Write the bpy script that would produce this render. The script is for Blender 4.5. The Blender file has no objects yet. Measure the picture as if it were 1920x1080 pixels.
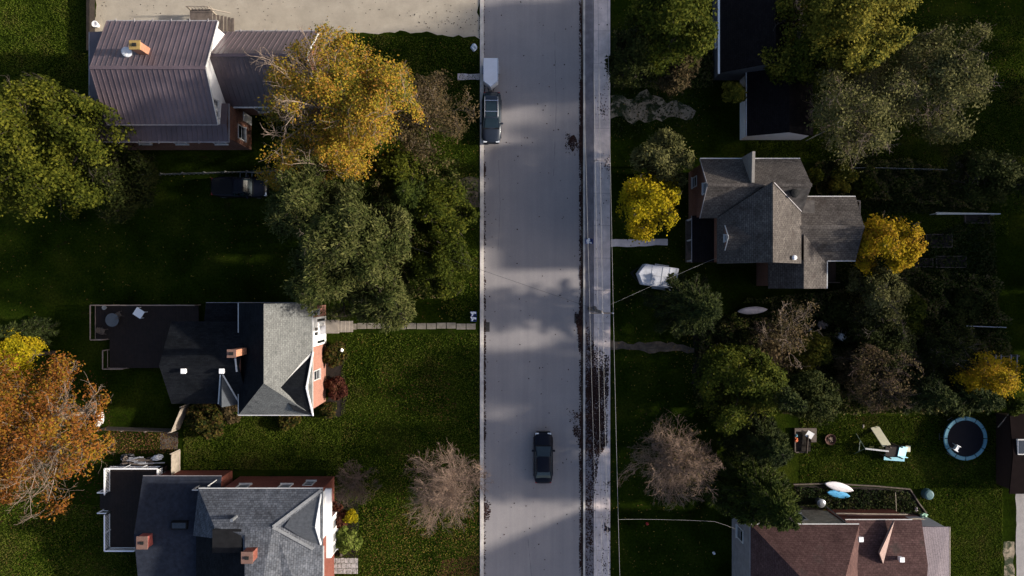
import bpy, bmesh, math, random
import numpy as np
from mathutils import Vector, Matrix
R_ = math.radians
C = bpy.context.scene.collection
# ---------------------------------------------------------------- camera, light
CAMH = 70.0
cam = bpy.data.cameras.new('camera'); co = bpy.data.objects.new('camera', cam); C.objects.link(co)
co.location = (0, 0, CAMH); co.rotation_euler = (0, 0, 0)
cam.sensor_width = 36; cam.lens = 36*1400/1920; cam.clip_end = 1000
bpy.context.scene.camera = co
SUN_EL, SUN_AZ = R_(20.8), R_(1.2)      # azimuth counted from +x towards +y
sd = Vector((math.cos(SUN_EL)*math.cos(SUN_AZ), math.cos(SUN_EL)*math.sin(SUN_AZ), math.sin(SUN_EL)))
w = bpy.data.worlds.new('World'); bpy.context.scene.world = w; w.use_nodes = True
nt = w.node_tree; bg = nt.nodes['Background']
sky = nt.nodes.new('ShaderNodeTexSky'); sky.sky_type = 'NISHITA'; sky.sun_disc = False
sky.dust_density = 3.0; sky.air_density = .8; sky.sun_elevation = SUN_EL; sky.sun_rotation = R_(90)-SUN_AZ
nt.links.new(sky.outputs[0], bg.inputs[0]); bg.inputs[1].default_value = 0.15
sl = bpy.data.lights.new('sun', 'SUN'); sl.energy = 5.0; sl.angle = R_(2.2); sl.color = (1, .93, .82)
so = bpy.data.objects.new('sun', sl); C.objects.link(so); so.location = sd*80
so.rotation_euler = sd.to_track_quat('Z', 'Y').to_euler()
vs = bpy.context.scene.view_settings
bpy.context.scene.display_settings.display_device = 'sRGB'
vs.view_transform = 'Standard'; vs.look = 'None'; vs.exposure = 0.72; vs.gamma = 1

def W(px, py, z=0.0):                   # where a pixel of the photograph meets height z
    k = (CAMH-z)/1400.0
    return Vector(((px-960)*k, (540-py)*k, z))
def wx(px, z): return (px-960)*(CAMH-z)/1400.0
def wy(py, z): return (540-py)*(CAMH-z)/1400.0

# ---------------------------------------------------------------- materials
MATS = {}
def newmat(name):
    m = bpy.data.materials.new(name); m.use_nodes = True; MATS[name] = m
    return m, m.node_tree, m.node_tree.nodes['Principled BSDF']
def ramp(nt, fac, cols):
    r = nt.nodes.new('ShaderNodeValToRGB'); e = r.color_ramp.elements
    while len(e) < len(cols): e.new(0.5)
    for i, (p, c) in enumerate(cols):
        e[i].position = p; e[i].color = (*c, 1)
    nt.links.new(fac, r.inputs[0]); return r.outputs[0]
def noise(nt, scale, detail=4, rough=.6, vec=None, dist=0):
    n = nt.nodes.new('ShaderNodeTexNoise'); n.inputs['Scale'].default_value = scale
    n.inputs['Detail'].default_value = detail; n.inputs['Roughness'].default_value = rough
    n.inputs['Distortion'].default_value = dist
    if vec is None:
        g = nt.nodes.new('ShaderNodeNewGeometry'); vec = g.outputs['Position']
    nt.links.new(vec, n.inputs['Vector']); return n.outputs['Fac']
def mixc(nt, a, b, fac, mode='MIX'):
    m = nt.nodes.new('ShaderNodeMix'); m.data_type = 'RGBA'; m.blend_type = mode
    for s, v in ((m.inputs[0], fac), (m.inputs[6], a), (m.inputs[7], b)):
        if isinstance(v, (int, float)): s.default_value = v
        elif isinstance(v, tuple): s.default_value = (*v, 1)
        else: nt.links.new(v, s)
    return m.outputs[2]
def bump(nt, b, h, strength=.3, dist=.05):
    n = nt.nodes.new('ShaderNodeBump'); n.inputs['Strength'].default_value = strength
    n.inputs['Distance'].default_value = dist
    nt.links.new(h, n.inputs['Height']); nt.links.new(n.outputs[0], b.inputs['Normal'])
def sc(c, f): return tuple(min(1, x*f) for x in c)
def M(name, col, var=.25, scale=2.0, rough=.75, bmp=.15, metal=0.0, spec=.3, col2=None, coat=0):
    if name in MATS: return MATS[name]
    m, nt, b = newmat(name)
    c2 = col2 or sc(col, 1+var)
    n1 = noise(nt, scale, 6, .65)
    c = ramp(nt, n1, [(.3, sc(col, 1-var)), (.7, c2)])
    n2 = noise(nt, scale*14, 3, .7)
    c = mixc(nt, c, ramp(nt, n2, [(.25, (1-var*.8,)*3), (.75, (1,)*3)]), 1.0, 'MULTIPLY')
    nt.links.new(c, b.inputs['Base Color'])
    b.inputs['Roughness'].default_value = rough; b.inputs['Metallic'].default_value = metal
    b.inputs['Specular IOR Level'].default_value = spec
    b.inputs['Coat Weight'].default_value = coat
    if bmp: bump(nt, b, n2, bmp, .02)
    return m
def brickmat(name, c1, c2, mortar, bw, bh, ms=.01, stain=(.7, 1.0), stain_scale=.5, rough=.85, bmp=.4, offset=.5, nscale=9, patch=None):
    m, nt, b = newmat(name)
    uv = nt.nodes.new('ShaderNodeUVMap'); t = nt.nodes.new('ShaderNodeTexBrick')
    t.inputs['Scale'].default_value = 1; t.inputs['Brick Width'].default_value = bw
    t.inputs['Row Height'].default_value = bh; t.inputs['Mortar Size'].default_value = ms
    t.inputs['Mortar Smooth'].default_value = .3; t.inputs['Bias'].default_value = 0; t.offset = offset
    t.inputs['Color1'].default_value = (*c1, 1); t.inputs['Color2'].default_value = (*c2, 1); t.inputs['Mortar'].default_value = (*mortar, 1)
    nt.links.new(uv.outputs[0], t.inputs[0])
    c = t.outputs['Color']
    if patch:                                              # worn or mossy areas
        pm = ramp(nt, noise(nt, patch[1], 5, .6), [(patch[2], (0, 0, 0)), (patch[2]+.12, (1, 1, 1))])
        c = mixc(nt, c, patch[0], pm)
    c = mixc(nt, c, ramp(nt, noise(nt, stain_scale, 6, .7), [(.3, (stain[0],)*3), (.7, (stain[1],)*3)]), 1.0, 'MULTIPLY')
    c = mixc(nt, c, ramp(nt, noise(nt, nscale, 2, .8), [(.3, (.62,)*3), (.7, (1.15,)*3)]), 1.0, 'MULTIPLY')
    nt.links.new(c, b.inputs['Base Color']); b.inputs['Roughness'].default_value = rough
    b.inputs['Specular IOR Level'].default_value = .06
    bump(nt, b, t.outputs['Fac'], -bmp, .02)
    return m
LEAFK = .53
def leafmat(name, cols, scale=.35, trans=.25, fine=.35):
    m, nt, b = newmat(name)
    out = nt.nodes['Material Output']
    g = nt.nodes.new('ShaderNodeNewGeometry')
    n1 = noise(nt, scale, 3, .6, g.outputs['Position'])
    mx = nt.nodes.new('ShaderNodeMath'); mx.operation = 'MULTIPLY_ADD'
    sub = nt.nodes.new('ShaderNodeMath'); sub.operation = 'SUBTRACT'; sub.inputs[1].default_value = .5
    nt.links.new(g.outputs['Random Per Island'], sub.inputs[0])
    nt.links.new(sub.outputs[0], mx.inputs[0]); mx.inputs[1].default_value = fine
    nt.links.new(n1, mx.inputs[2])
    n = len(cols); cols = [sc(c_, LEAFK) for c_ in cols]
    c = ramp(nt, mx.outputs[0], [(.28+.44*i/(n-1), cc) for i, cc in enumerate(cols)])
    b.inputs['Roughness'].default_value = .8; b.inputs['Specular IOR Level'].default_value = .06
    nt.links.new(c, b.inputs['Base Color'])
    tr = nt.nodes.new('ShaderNodeBsdfTranslucent'); nt.links.new(c, tr.inputs[0])
    ms = nt.nodes.new('ShaderNodeMixShader'); ms.inputs[0].default_value = trans
    nt.links.new(b.outputs[0], ms.inputs[1]); nt.links.new(tr.outputs[0], ms.inputs[2])
    nt.links.new(ms.outputs[0], out.inputs['Surface'])
    return m
# ---------------------------------------------------------------- mesh helpers
ORG = {}
class MB:
    def __init__(s, mat=None): s.v = []; s.f = []; s.M = mat or Matrix.Identity(4); s.smooth = False
    def add(s, vs, fs):
        o = len(s.v); s.v += [s.M @ Vector(v) for v in vs]; s.f += [[i+o for i in f] for f in fs]; return s
    def box(s, x0, x1, y0, y1, z0, z1):
        return s.add([(x0,y0,z0),(x1,y0,z0),(x1,y1,z0),(x0,y1,z0),(x0,y0,z1),(x1,y0,z1),(x1,y1,z1),(x0,y1,z1)],
            [(0,3,2,1),(4,5,6,7),(0,1,5,4),(1,2,6,5),(2,3,7,6),(3,0,4,7)])
    def beam(s, a, b, wd, ht, up=(0,0,1)):           # box between two points
        a = Vector(a); b = Vector(b); d = (b-a).normalized(); u = Vector(up)
        if abs(d.dot(u)) > .98: u = Vector((1,0,0))
        sx = d.cross(u).normalized()*wd/2; uz = sx.cross(d).normalized()*ht/2
        vs = [p+i*sx+j*uz for p in (a, b) for i, j in ((-1,-1),(1,-1),(1,1),(-1,1))]
        return s.add(vs, [(3,2,1,0),(4,5,6,7),(0,1,5,4),(1,2,6,5),(2,3,7,6),(3,0,4,7)])
    def tube(s, pts, r, n=8, cap=True):
        pts = [Vector(p) for p in pts]; rs = r if isinstance(r, (list, tuple)) else [r]*len(pts)
        o = []; fs = []
        for i, p in enumerate(pts):
            d = (pts[min(i+1, len(pts)-1)]-pts[max(i-1, 0)]).normalized()
            u = Vector((0,0,1)) if abs(d.z) < .95 else Vector((1,0,0))
            a = d.cross(u).normalized(); b = d.cross(a).normalized()
            o += [p+rs[i]*(a*math.cos(2*math.pi*k/n)+b*math.sin(2*math.pi*k/n)) for k in range(n)]
        for i in range(len(pts)-1):
            for k in range(n):
                fs.append((i*n+k, i*n+(k+1)%n, (i+1)*n+(k+1)%n, (i+1)*n+k))
        if cap: fs.append(tuple(range(n-1,-1,-1))); fs.append(tuple(range((len(pts)-1)*n, len(pts)*n)))
        return s.add(o, fs)
    def lathe(s, c, prof, n=20):                     # profile of (r, z) about a vertical axis
        c = Vector(c); o = [c+Vector((r*math.cos(2*math.pi*k/n), r*math.sin(2*math.pi*k/n), z)) for r, z in prof for k in range(n)]
        fs = [(i*n+k, i*n+(k+1)%n, (i+1)*n+(k+1)%n, (i+1)*n+k) for i in range(len(prof)-1) for k in range(n)]
        if prof[0][0] > .001: fs.append(tuple(range(n-1,-1,-1)))
        if prof[-1][0] > .001: fs.append(tuple(range((len(prof)-1)*n, len(prof)*n)))
        return s.add(o, fs)
    def loft(s, rings, cap=True):
        n = len(rings[0]); o = [p for r in rings for p in r]
        fs = [(i*n+k, i*n+(k+1)%n, (i+1)*n+(k+1)%n, (i+1)*n+k) for i in range(len(rings)-1) for k in range(n)]
        if cap: fs.append(tuple(range(n-1,-1,-1))); fs.append(tuple(range((len(rings)-1)*n, len(rings)*n)))
        return s.add(o, fs)
    def slab(s, pts, t=.14):                         # polygon facing up with a vertical thickness below
        pts = [Vector(p) for p in pts]; n = len(pts)
        nz = sum(pts[i].x*pts[(i+1)%n].y-pts[(i+1)%n].x*pts[i].y for i in range(n))
        if nz < 0: pts = pts[::-1]
        lo = [p-Vector((0,0,t)) for p in pts]
        return s.add(pts+lo, [tuple(range(n)), tuple(range(2*n-1, n-1, -1))]+[(i, i+n, (i+1)%n+n, (i+1)%n) for i in range(n)])
    def build(s, name, mat, parent=None, bevel=0, fixn=True):
        me = bpy.data.meshes.new(name); org = ORG[parent.name] if parent else Vector((0,0,0))
        me.from_pydata([v-org for v in s.v], [], s.f); me.update()
        bm = bmesh.new(); bm.from_mesh(me)
        if fixn: bmesh.ops.recalc_face_normals(bm, faces=bm.faces)
        if bevel: bmesh.ops.bevel(bm, geom=bm.edges[:], offset=bevel, segments=2, affect='EDGES')
        uvl = bm.loops.layers.uv.new('UVMap')
        for f in bm.faces:
            nn = f.normal; u = Vector((0,0,1)).cross(nn)
            u = Vector((1,0,0)) if u.length < .02 else u.normalized()
            v = nn.cross(u)
            for l in f.loops:
                p = l.vert.co+org; l[uvl].uv = (p.dot(u), p.dot(v))
            f.smooth = s.smooth
        bm.to_mesh(me); bm.free()
        o = bpy.data.objects.new(name, me); C.objects.link(o); me.materials.append(mat)
        if parent: o.parent = parent
        ORG[o.name] = org
        return o
def tag(o, label, cat, group=None, kind=None):
    if label: o['label'] = label
    if cat: o['category'] = cat
    if group: o['group'] = group
    if kind: o['kind'] = kind
    return o
def thing(name, label, cat, loc, group=None):
    o = bpy.data.objects.new(name, None); C.objects.link(o); o.location = loc; o.empty_display_size = .3
    ORG[o.name] = Vector(loc); return tag(o, label, cat, group)
def struct(o): o['kind'] = 'structure'; return o
def T(loc, rz=0, rx=0, ry=0): return Matrix.Translation(Vector(loc)) @ Matrix.Rotation(rz, 4, 'Z') @ Matrix.Rotation(ry, 4, 'Y') @ Matrix.Rotation(rx, 4, 'X')
def dup(root, loc, rz, label, sclz=(1,1,1)):
    def cp(o, par):
        c = o.copy(); C.objects.link(c); ORG[c.name] = Vector(loc)
        if par: c.parent = par
        for ch in o.children: cp(ch, c)
        return c
    r = cp(root, None); r.location = loc; r.rotation_euler = (0, 0, rz); r.scale = sclz; r['label'] = label
    return r
def npmesh(name, verts, faces, mat, parent=None, k=4):   # big regular meshes, local coordinates
    me = bpy.data.meshes.new(name); nf = len(faces)
    me.vertices.add(len(verts)); me.vertices.foreach_set('co', np.asarray(verts, dtype=np.float32).ravel())
    me.loops.add(nf*k); me.loops.foreach_set('vertex_index', np.asarray(faces, dtype=np.int32).ravel())
    me.polygons.add(nf); me.polygons.foreach_set('loop_start', np.arange(0, nf*k, k, dtype=np.int32))
    me.polygons.foreach_set('loop_total', np.full(nf, k, dtype=np.int32))
    me.update(calc_edges=True); me.materials.append(mat)
    o = bpy.data.objects.new(name, me); C.objects.link(o)
    if parent: o.parent = parent; ORG[o.name] = ORG[parent.name]
    else: ORG[o.name] = Vector((0,0,0))
    return o
def nrm(a): return a/np.maximum(np.linalg.norm(a, axis=-1, keepdims=True), 1e-6)
def tubes_np(P, Rr, sides=4):                        # P (N,K,3) polylines, Rr (N,K) radii
    N, K, _ = P.shape
    d = np.empty_like(P); d[:, 1:-1] = P[:, 2:]-P[:, :-2]; d[:, 0] = P[:, 1]-P[:, 0]; d[:, -1] = P[:, -1]-P[:, -2]
    d = nrm(d); u = np.where(np.abs(d[..., 2:3]) < .9, np.array([0,0,1.]), np.array([1.,0,0]))
    a = nrm(np.cross(d, u)); b = np.cross(d, a)
    ang = np.arange(sides)*2*math.pi/sides
    V = P[:, :, None]+Rr[:, :, None, None]*(a[:, :, None]*np.cos(ang)[:, None]+b[:, :, None]*np.sin(ang)[:, None])
    idx = np.arange(N*K*sides).reshape(N, K, sides); nx = np.roll(idx, -1, axis=2)
    F = np.stack([idx[:, :-1], nx[:, :-1], nx[:, 1:], idx[:, 1:]], axis=-1).reshape(-1, 4)
    return V.reshape(-1, 3), F
def leaves_np(c, size, rng, out=None, flat=.5, asp=.6, axis=None):   # one small rhomb per point
    N = len(c); n = rng.normal(size=(N, 3)); n[:, 2] += flat*2
    if out is not None: n += out*1.2
    n = nrm(n); t = rng.normal(size=(N, 3)) if axis is None else axis+rng.normal(size=(N, 3))*.35
    u = nrm(np.cross(n, np.cross(t, n))); v = np.cross(n, u)
    s = (size*rng.uniform(.6, 1.35, N))[:, None]
    V = np.stack([c-u*s, c+v*s*asp+u*s*.1, c+u*s, c-v*s*asp+u*s*.1], axis=1).reshape(-1, 3)
    return V, np.arange(N*4).reshape(N, 4)
def branch(P, Rr, nc, rng, lf=.5, ang=(25, 60), up=.2, K=5, t0=.3, rf=.55, curl=.12, out=0, az=False):
    N, Kp, _ = P.shape
    t = np.clip(np.linspace(t0, 1, nc)[None]+rng.uniform(-.06, .06, (N, nc)), t0*.8, .995)
    ft = t*(Kp-1); i = np.minimum(ft.astype(int), Kp-2); fr = (ft-i)[..., None]
    n = np.arange(N)[:, None]
    s = P[n, i]*(1-fr)+P[n, i+1]*fr; d = nrm(P[n, i+1]-P[n, i]); rr = Rr[n, i]*(1-fr[..., 0])+Rr[n, i+1]*fr[..., 0]
    L = np.linalg.norm(P[:, -1]-P[:, 0], axis=-1)[:, None]*lf*rng.uniform(.7, 1.25, (N, nc))*(1.15-.5*t)
    a = np.radians(rng.uniform(*ang, (N, nc)))[..., None]
    a = a*np.where(t > .95, .35, 1)[..., None]
    q = nrm(np.cross(d, rng.normal(size=(N, nc, 3))))
    if az:
        g = (np.arange(nc)*2.39996+rng.uniform(0, 6.28)+rng.normal(size=nc)*.2)[None]+np.zeros((N, 1)); q = np.stack([np.cos(g), np.sin(g), 0*g], axis=-1)
        L = L/(1.15-.5*t)*(1.12-.45*(t-t0)/(1-t0)) if True else L
    dd = nrm(d*np.cos(a)+q*np.sin(a)+np.array([0, 0, up]))
    if out:
        o = s.copy(); o[..., 2] = 0; dd = nrm(dd+nrm(o)*out)
    s = s.reshape(-1, 3); dd = dd.reshape(-1, 3); L = L.reshape(-1); rr = rr.reshape(-1)*rf
    pts = [s]; cur = dd
    for k in range(1, K):
        cur = nrm(cur+rng.normal(size=cur.shape)*curl+np.array([0, 0, up*.12])); pts.append(pts[-1]+cur*(L/(K-1))[:, None])
    Pn = np.stack(pts, axis=1); Rn = rr[:, None]*np.linspace(1, .45, K)[None]
    return Pn, Rn
# ---------------------------------------------------------------- trees
def crown_clip(p, H, R, zc, rz):
    q = p.copy(); q[:, 2] -= zc; R = R*rimf(q[:, 0], q[:, 1])*1.04; f = np.sqrt((q[:, 0]**2+q[:, 1]**2)/R**2+(q[:, 2]/rz)**2)
    s = np.where(f > 1, (1+(f-1)*.5)/f, 1)[:, None]; q *= s; q[:, 2] += zc; return q
SHP = [0, 0, 0]
def rimf(x, y):                                        # uneven outline of a crown, different for every tree
    a = np.arctan2(y, x); return .93+.13*np.sin(2*a+SHP[0])+.10*np.sin(3*a+SHP[1])+.07*np.sin(7*a+SHP[2])
def pclip(P, R):
    r = np.hypot(P[..., 0], P[..., 1]); R = R*rimf(P[..., 0], P[..., 1]); s = np.where(r > R, (R+(r-R)*.22)/np.maximum(r, .01), 1)[..., None]
    return np.concatenate([P[..., :2]*s, P[..., 2:]], axis=-1)
def decid(root, H, R, seed, leaf, bark, nleaf=14000, size=.15, twigs=False, t0=.28, asp=.6, gap=.25, spread=.28, flat=.5, up=.3, hang=0, lim=14, bare_tw=5, thin=1, n2=8, n3=5, ang=(50, 84), reach=1.12, bare=()):
    rng = np.random.default_rng(seed); SHP[:] = rng.uniform(0, 6.28, 3)
    tz = np.linspace(0, .74*H, 7); lean = rng.normal(size=2)*.03*H
    P0 = np.stack([lean[0]*(tz/H)**1.5, lean[1]*(tz/H)**1.5, tz], axis=-1)[None]
    R0 = (H*.02*np.linspace(1, .35, 7))[None]
    P1, R1 = branch(P0, R0, lim, rng, lf=R*reach/(.74*H), ang=ang, up=up, K=6, t0=t0, rf=.6, curl=.1, az=True)
    P2, R2 = branch(P1, R1, n2, rng, lf=.5, ang=(25, 62), up=.12, K=5, t0=.22, rf=.6, curl=.16)
    P3, R3 = branch(P2, R2, n3, rng, lf=.55, ang=(25, 65), up=.1, K=4, t0=.25, rf=.6, curl=.2)
    P1, P2, P3 = (pclip(x_, R*.97) for x_ in (P1, P2, P3))
    R1 = np.maximum(R1, .035)*thin; R2 = np.maximum(R2, .022)*thin; R3 = np.maximum(R3, .013)*thin
    V, F = tubes_np(P0, R0, 8); parts = [(V, F)]
    for P_, r_, sd_ in ((P1, R1, 5), (P2, R2, 4)):
        v, f = tubes_np(P_, r_, sd_); parts.append((v, f+sum(len(x[0]) for x in parts)))
    npmesh('trunk', np.concatenate([x[0] for x in parts]), np.concatenate([x[1] for x in parts]), bark, root)
    tw = [tubes_np(P3, R3, 3)]
    if twigs:
        P4, R4 = branch(P3, R3, bare_tw, rng, lf=.6, ang=(15, 50), up=.1, K=4, t0=.2, rf=.8, curl=.2)
        P4 = pclip(P4, R*1.02); R4 = np.maximum(R4*.8, .011)*thin; v, f = tubes_np(P4, R4, 3); tw.append((v, f+len(tw[0][0])))
        PL = P4
    else: PL = P3
    npmesh('twig', np.concatenate([x[0] for x in tw]), np.concatenate([x[1] for x in tw]), bark, root)
    if nleaf:
        zc, rz = .64*H, .4*H
        wgt = rng.uniform(0, 1, len(P2)); keep = np.repeat(wgt > gap, len(PL)//len(P2)); 
        tip = PL[:, -1]; az = np.degrees(np.arctan2(tip[:, 1], tip[:, 0]))
        for a0_, hw_, pr_ in bare: keep &= ~((np.abs((az-a0_+180) % 360-180) < hw_) & (np.hypot(tip[:, 0], tip[:, 1]) > .18*R) & (np.repeat(rng.uniform(0, 1, len(P2)), len(PL)//len(P2)) < pr_))
        ids = np.nonzero(keep)[0]
        i = rng.choice(ids, nleaf); t = rng.uniform(.1, 1, nleaf)*(PL.shape[1]-1); j = np.minimum(t.astype(int), PL.shape[1]-2); fr = (t-j)[:, None]
        c = PL[i, j]*(1-fr)+PL[i, j+1]*fr+rng.normal(size=(nleaf, 3))*spread
        if hang: c[:, 2] -= rng.uniform(0, hang, nleaf)
        c = crown_clip(c, H, R, zc, rz); c[:, 2] = np.maximum(c[:, 2], .1*H)
        o = c-np.array([0, 0, .5*H]); ax = None if asp > .4 else nrm(o)
        v, f = leaves_np(c, size, rng, nrm(o), flat, asp, ax)
        npmesh('crown', v, f, leaf, root)
def spruce(root, H, R, seed, leaf, bark, dens=26, size=.21, asp=.26, nb=8, droop=.18, pw=.8, base=.08):
    rng = np.random.default_rng(seed)
    tz = np.linspace(0, H, 7); P0 = np.stack([0*tz, 0*tz, tz], axis=-1)[None]; R0 = (H*.014*np.linspace(1, .08, 7))[None]
    v, f = tubes_np(P0, R0, 7); npmesh('trunk', v, f, bark, root)
    zs = []; z = base*H
    while z < .97*H: zs.append(z); z += .5+.3*(1-z/H)
    c = []; ax = []; Pb = []
    for z in zs:
        k0 = rng.uniform(0, 6.28); L0 = R*(1-z/H)**pw
        for k in range(nb):
            a = k0+k*6.283/nb+rng.normal()*.18; L = L0*rng.uniform(.62, 1.18)+.15
            d = np.array([math.cos(a), math.sin(a), 0]); t = np.linspace(0, 1, 5)[:, None]
            zz = z-droop*L*(t**1.4)+.05*L*t**3
            Pb.append(np.concatenate([d[None, :2]*L*t, zz], axis=1))
            n = int(L*dens*1.7)+6; t = rng.uniform(.12, 1, n)**.8; side = rng.choice([-1, 1], n)*rng.uniform(0, 1, n)*(.24*L*(1-t*.8)+.05)
            pd = np.array([-d[1], d[0], 0]); p = d[None]*(L*t)[:, None]+pd[None]*side[:, None]
            p[:, 2] = z-droop*L*t**1.4-np.abs(side)*.25+rng.normal(size=n)*.05
            c.append(p); ax.append(nrm(d[None]+pd[None]*np.sign(side)[:, None]*.8*(np.abs(side)[:, None] > .04)))
    Pb = np.array(Pb); rb = np.full(Pb.shape[:2], .03)*np.linspace(1, .3, 5)[None]
    v, f = tubes_np(Pb, rb, 3); npmesh('branch', v, f, bark, root)
    c = np.concatenate(c); ax = np.concatenate(ax)
    v, f = leaves_np(c, size, rng, None, 1.0, asp, ax); npmesh('crown', v, f, leaf, root)
def lobes(root, H, R, seed, leaf, bark, nleaf=5000, size=.13, nl=14, asp=.6, low=.15, stem=True, lobe=.42, clip=None):
    rng = np.random.default_rng(seed)
    a = rng.uniform(0, 6.283, nl); q = np.sqrt(rng.uniform(0, 1, nl))*R*.72
    cx, cy = q*np.cos(a), q*np.sin(a); cz = H*(low+.55*(1-(q/R)**2)*rng.uniform(.6, 1.1, nl))+.1*H
    rr = R*lobe*rng.uniform(.65, 1.15, nl)*(1-.3*q/R)
    i = rng.choice(nl, nleaf, p=rr**2/np.sum(rr**2)); d = nrm(rng.normal(size=(nleaf, 3))+np.array([0, 0, .35]))
    s = rr[i]*(rng.uniform(.45, 1.08, nleaf)**.5); rzf = np.minimum(H*.32/rr[i], 1.1)
    c = np.stack([cx[i]+d[:, 0]*s, cy[i]+d[:, 1]*s, cz[i]+d[:, 2]*s*rzf], axis=-1)+rng.normal(size=(nleaf, 3))*.05
    c[:, 2] = np.maximum(c[:, 2], .06)
    v, f = leaves_np(c, size, rng, d, .4, asp); npmesh('crown' if H > 2.6 else 'foliage', v, f, leaf, root)
    if stem:
        n = min(nl, 9); t = np.linspace(0, 1, 4)[None, :, None]
        e = np.stack([cx[:n], cy[:n], cz[:n]], axis=-1)[:, None, :]; b0 = np.array([0, 0, 0.])[None, None]
        P = b0*(1-t)+e*t; P[..., :2] *= t**.5; r = np.linspace(.012*H+.012, .01, 4)[None]*np.ones((n, 1))
        v, f = tubes_np(P, r, 4); npmesh('trunk' if H > 2.6 else 'stem', v, f, bark, root)

BARK = M('bark', (.05, .038, .03), .3, 4, .9, .4)
BARKP = M('pale_bark', (.20, .15, .115), .25, 4, .9, .3)
BARKR = M('reddish_bark', (.10, .065, .052), .25, 4, .9, .3)
L_GREEN = leafmat('leaf_mid_green', [(.028, .040, .004), (.06, .08, .008), (.13, .135, .014)])
L_OLIVE = leafmat('leaf_yellow_green', [(.05, .065, .008), (.14, .145, .018), (.32, .27, .035), (.22, .19, .025)])
L_LEFT = leafmat('leaf_fresh_green', [(.035, .048, .005), (.085, .10, .010), (.20, .195, .022)])
L_ORANGE = leafmat('leaf_orange_gold', [(.17, .17, .024), (.40, .31, .028), (.57, .36, .038), (.54, .24, .05), (.42, .30, .035)], .28, .3, .5)
L_RUST = leafmat('leaf_rust', [(.32, .20, .02), (.36, .15, .022), (.22, .07, .018), (.32, .12, .028)], .4, .25, .5)
L_YELLOW = leafmat('leaf_yellow', [(.30, .27, .01), (.55, .42, .012), (.62, .42, .02)], .5, .3)
L_GOLD = leafmat('leaf_gold', [(.40, .30, .01), (.58, .38, .015), (.52, .26, .03)], .5, .3)
L_PINE = leafmat('needle_grey_green', [(.032, .046, .009), (.075, .088, .022), (.155, .155, .05)], .5, .1)
L_SPRUCE = leafmat('needle_dark_green', [(.02, .030, .009), (.04, .054, .014), (.07, .085, .02)], .6, .08)
L_CEDAR = leafmat('needle_deep_green', [(.018, .030, .005), (.04, .060, .009), (.08, .10, .015)], .5, .1)
L_BROWN = leafmat('leaf_grey_brown', [(.06, .052, .02), (.11, .08, .035), (.15, .10, .05)], .5, .2)
L_DARK = leafmat('leaf_dark_green', [(.018, .026, .005), (.036, .046, .009), (.065, .07, .016)], .6, .15)
L_SAGE = leafmat('leaf_sage', [(.065, .07, .018), (.145, .14, .045), (.26, .24, .085)], .5, .2)
L_BURG = leafmat('leaf_burgundy', [(.05, .015, .012), (.10, .03, .02), (.14, .06, .03)], .6, .15)
L_LIME = leafmat('leaf_lime', [(.10, .15, .02), (.22, .27, .05), (.30, .33, .08)], .6, .25)

L_SHRUB = leafmat('shrub_leaf', [(.02, .03, .006), (.055, .06, .012), (.14, .12, .02), (.10, .06, .02)], 1.2, .2, .7)
def tree(kind, px, py, rp, H, leaf, label, name='broadleaf_tree', cat='tree', group=None, seed=1, bark=None, zf=.62, **kw):
    zc = H*zf if H > 2.6 else H*.4
    p = W(px, py, zc); R = rp*(CAMH-zc)/1400.0
    root = thing(name, label, cat, (p.x, p.y, 0), group)
    if kind == 'd' and kw.get('nleaf', 14000) > 4000:       # fine foliage: many small leaves, loosely gathered
        kw['size'] = kw.get('size', .15)*.78; kw['nleaf'] = int(kw.get('nleaf', 14000)*1.2); kw['gap'] = kw.get('gap', .25)+.07; kw['spread'] = max(.36, kw.get('spread', .28)*1.3)*(.75 if rp < 70 else 1)
    {'d': decid, 's': spruce, 'l': lobes}[kind](root, H, R, seed, leaf, bark or BARK, **kw)
    return root
# ---------------------------------------------------------------- the ground
def grassmat():
    m, nt, b = newmat('lawn')  # ground colour kept near black to carry the lawn's shade
    c = ramp(nt, noise(nt, .22, 5, .6), [(.3, (.005, .009, .0014)), (.5, (.013, .023, .0025)), (.68, (.027, .036, .005))])
    c2 = ramp(nt, noise(nt, 5, 5, .75), [(.3, (.35, .35, .35)), (.7, (1.5, 1.45, 1.3))])
    c = mixc(nt, c, c2, 1.0, 'MULTIPLY')
    br = ramp(nt, noise(nt, .6, 6, .75, dist=.6), [(.6, (0, 0, 0)), (.72, (1, 1, 1))])
    bs = nt.nodes.new('ShaderNodeMath'); bs.operation = 'MULTIPLY'; bs.inputs[1].default_value = .6
    nt.links.new(br, bs.inputs[0]); c = mixc(nt, c, (.022, .016, .008), bs.outputs[0])
    nt.links.new(c, b.inputs['Base Color']); b.inputs['Roughness'].default_value = 1; b.inputs['Specular IOR Level'].default_value = 0
    bump(nt, b, noise(nt, 9, 4, .8), .8, .12); return m
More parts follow.
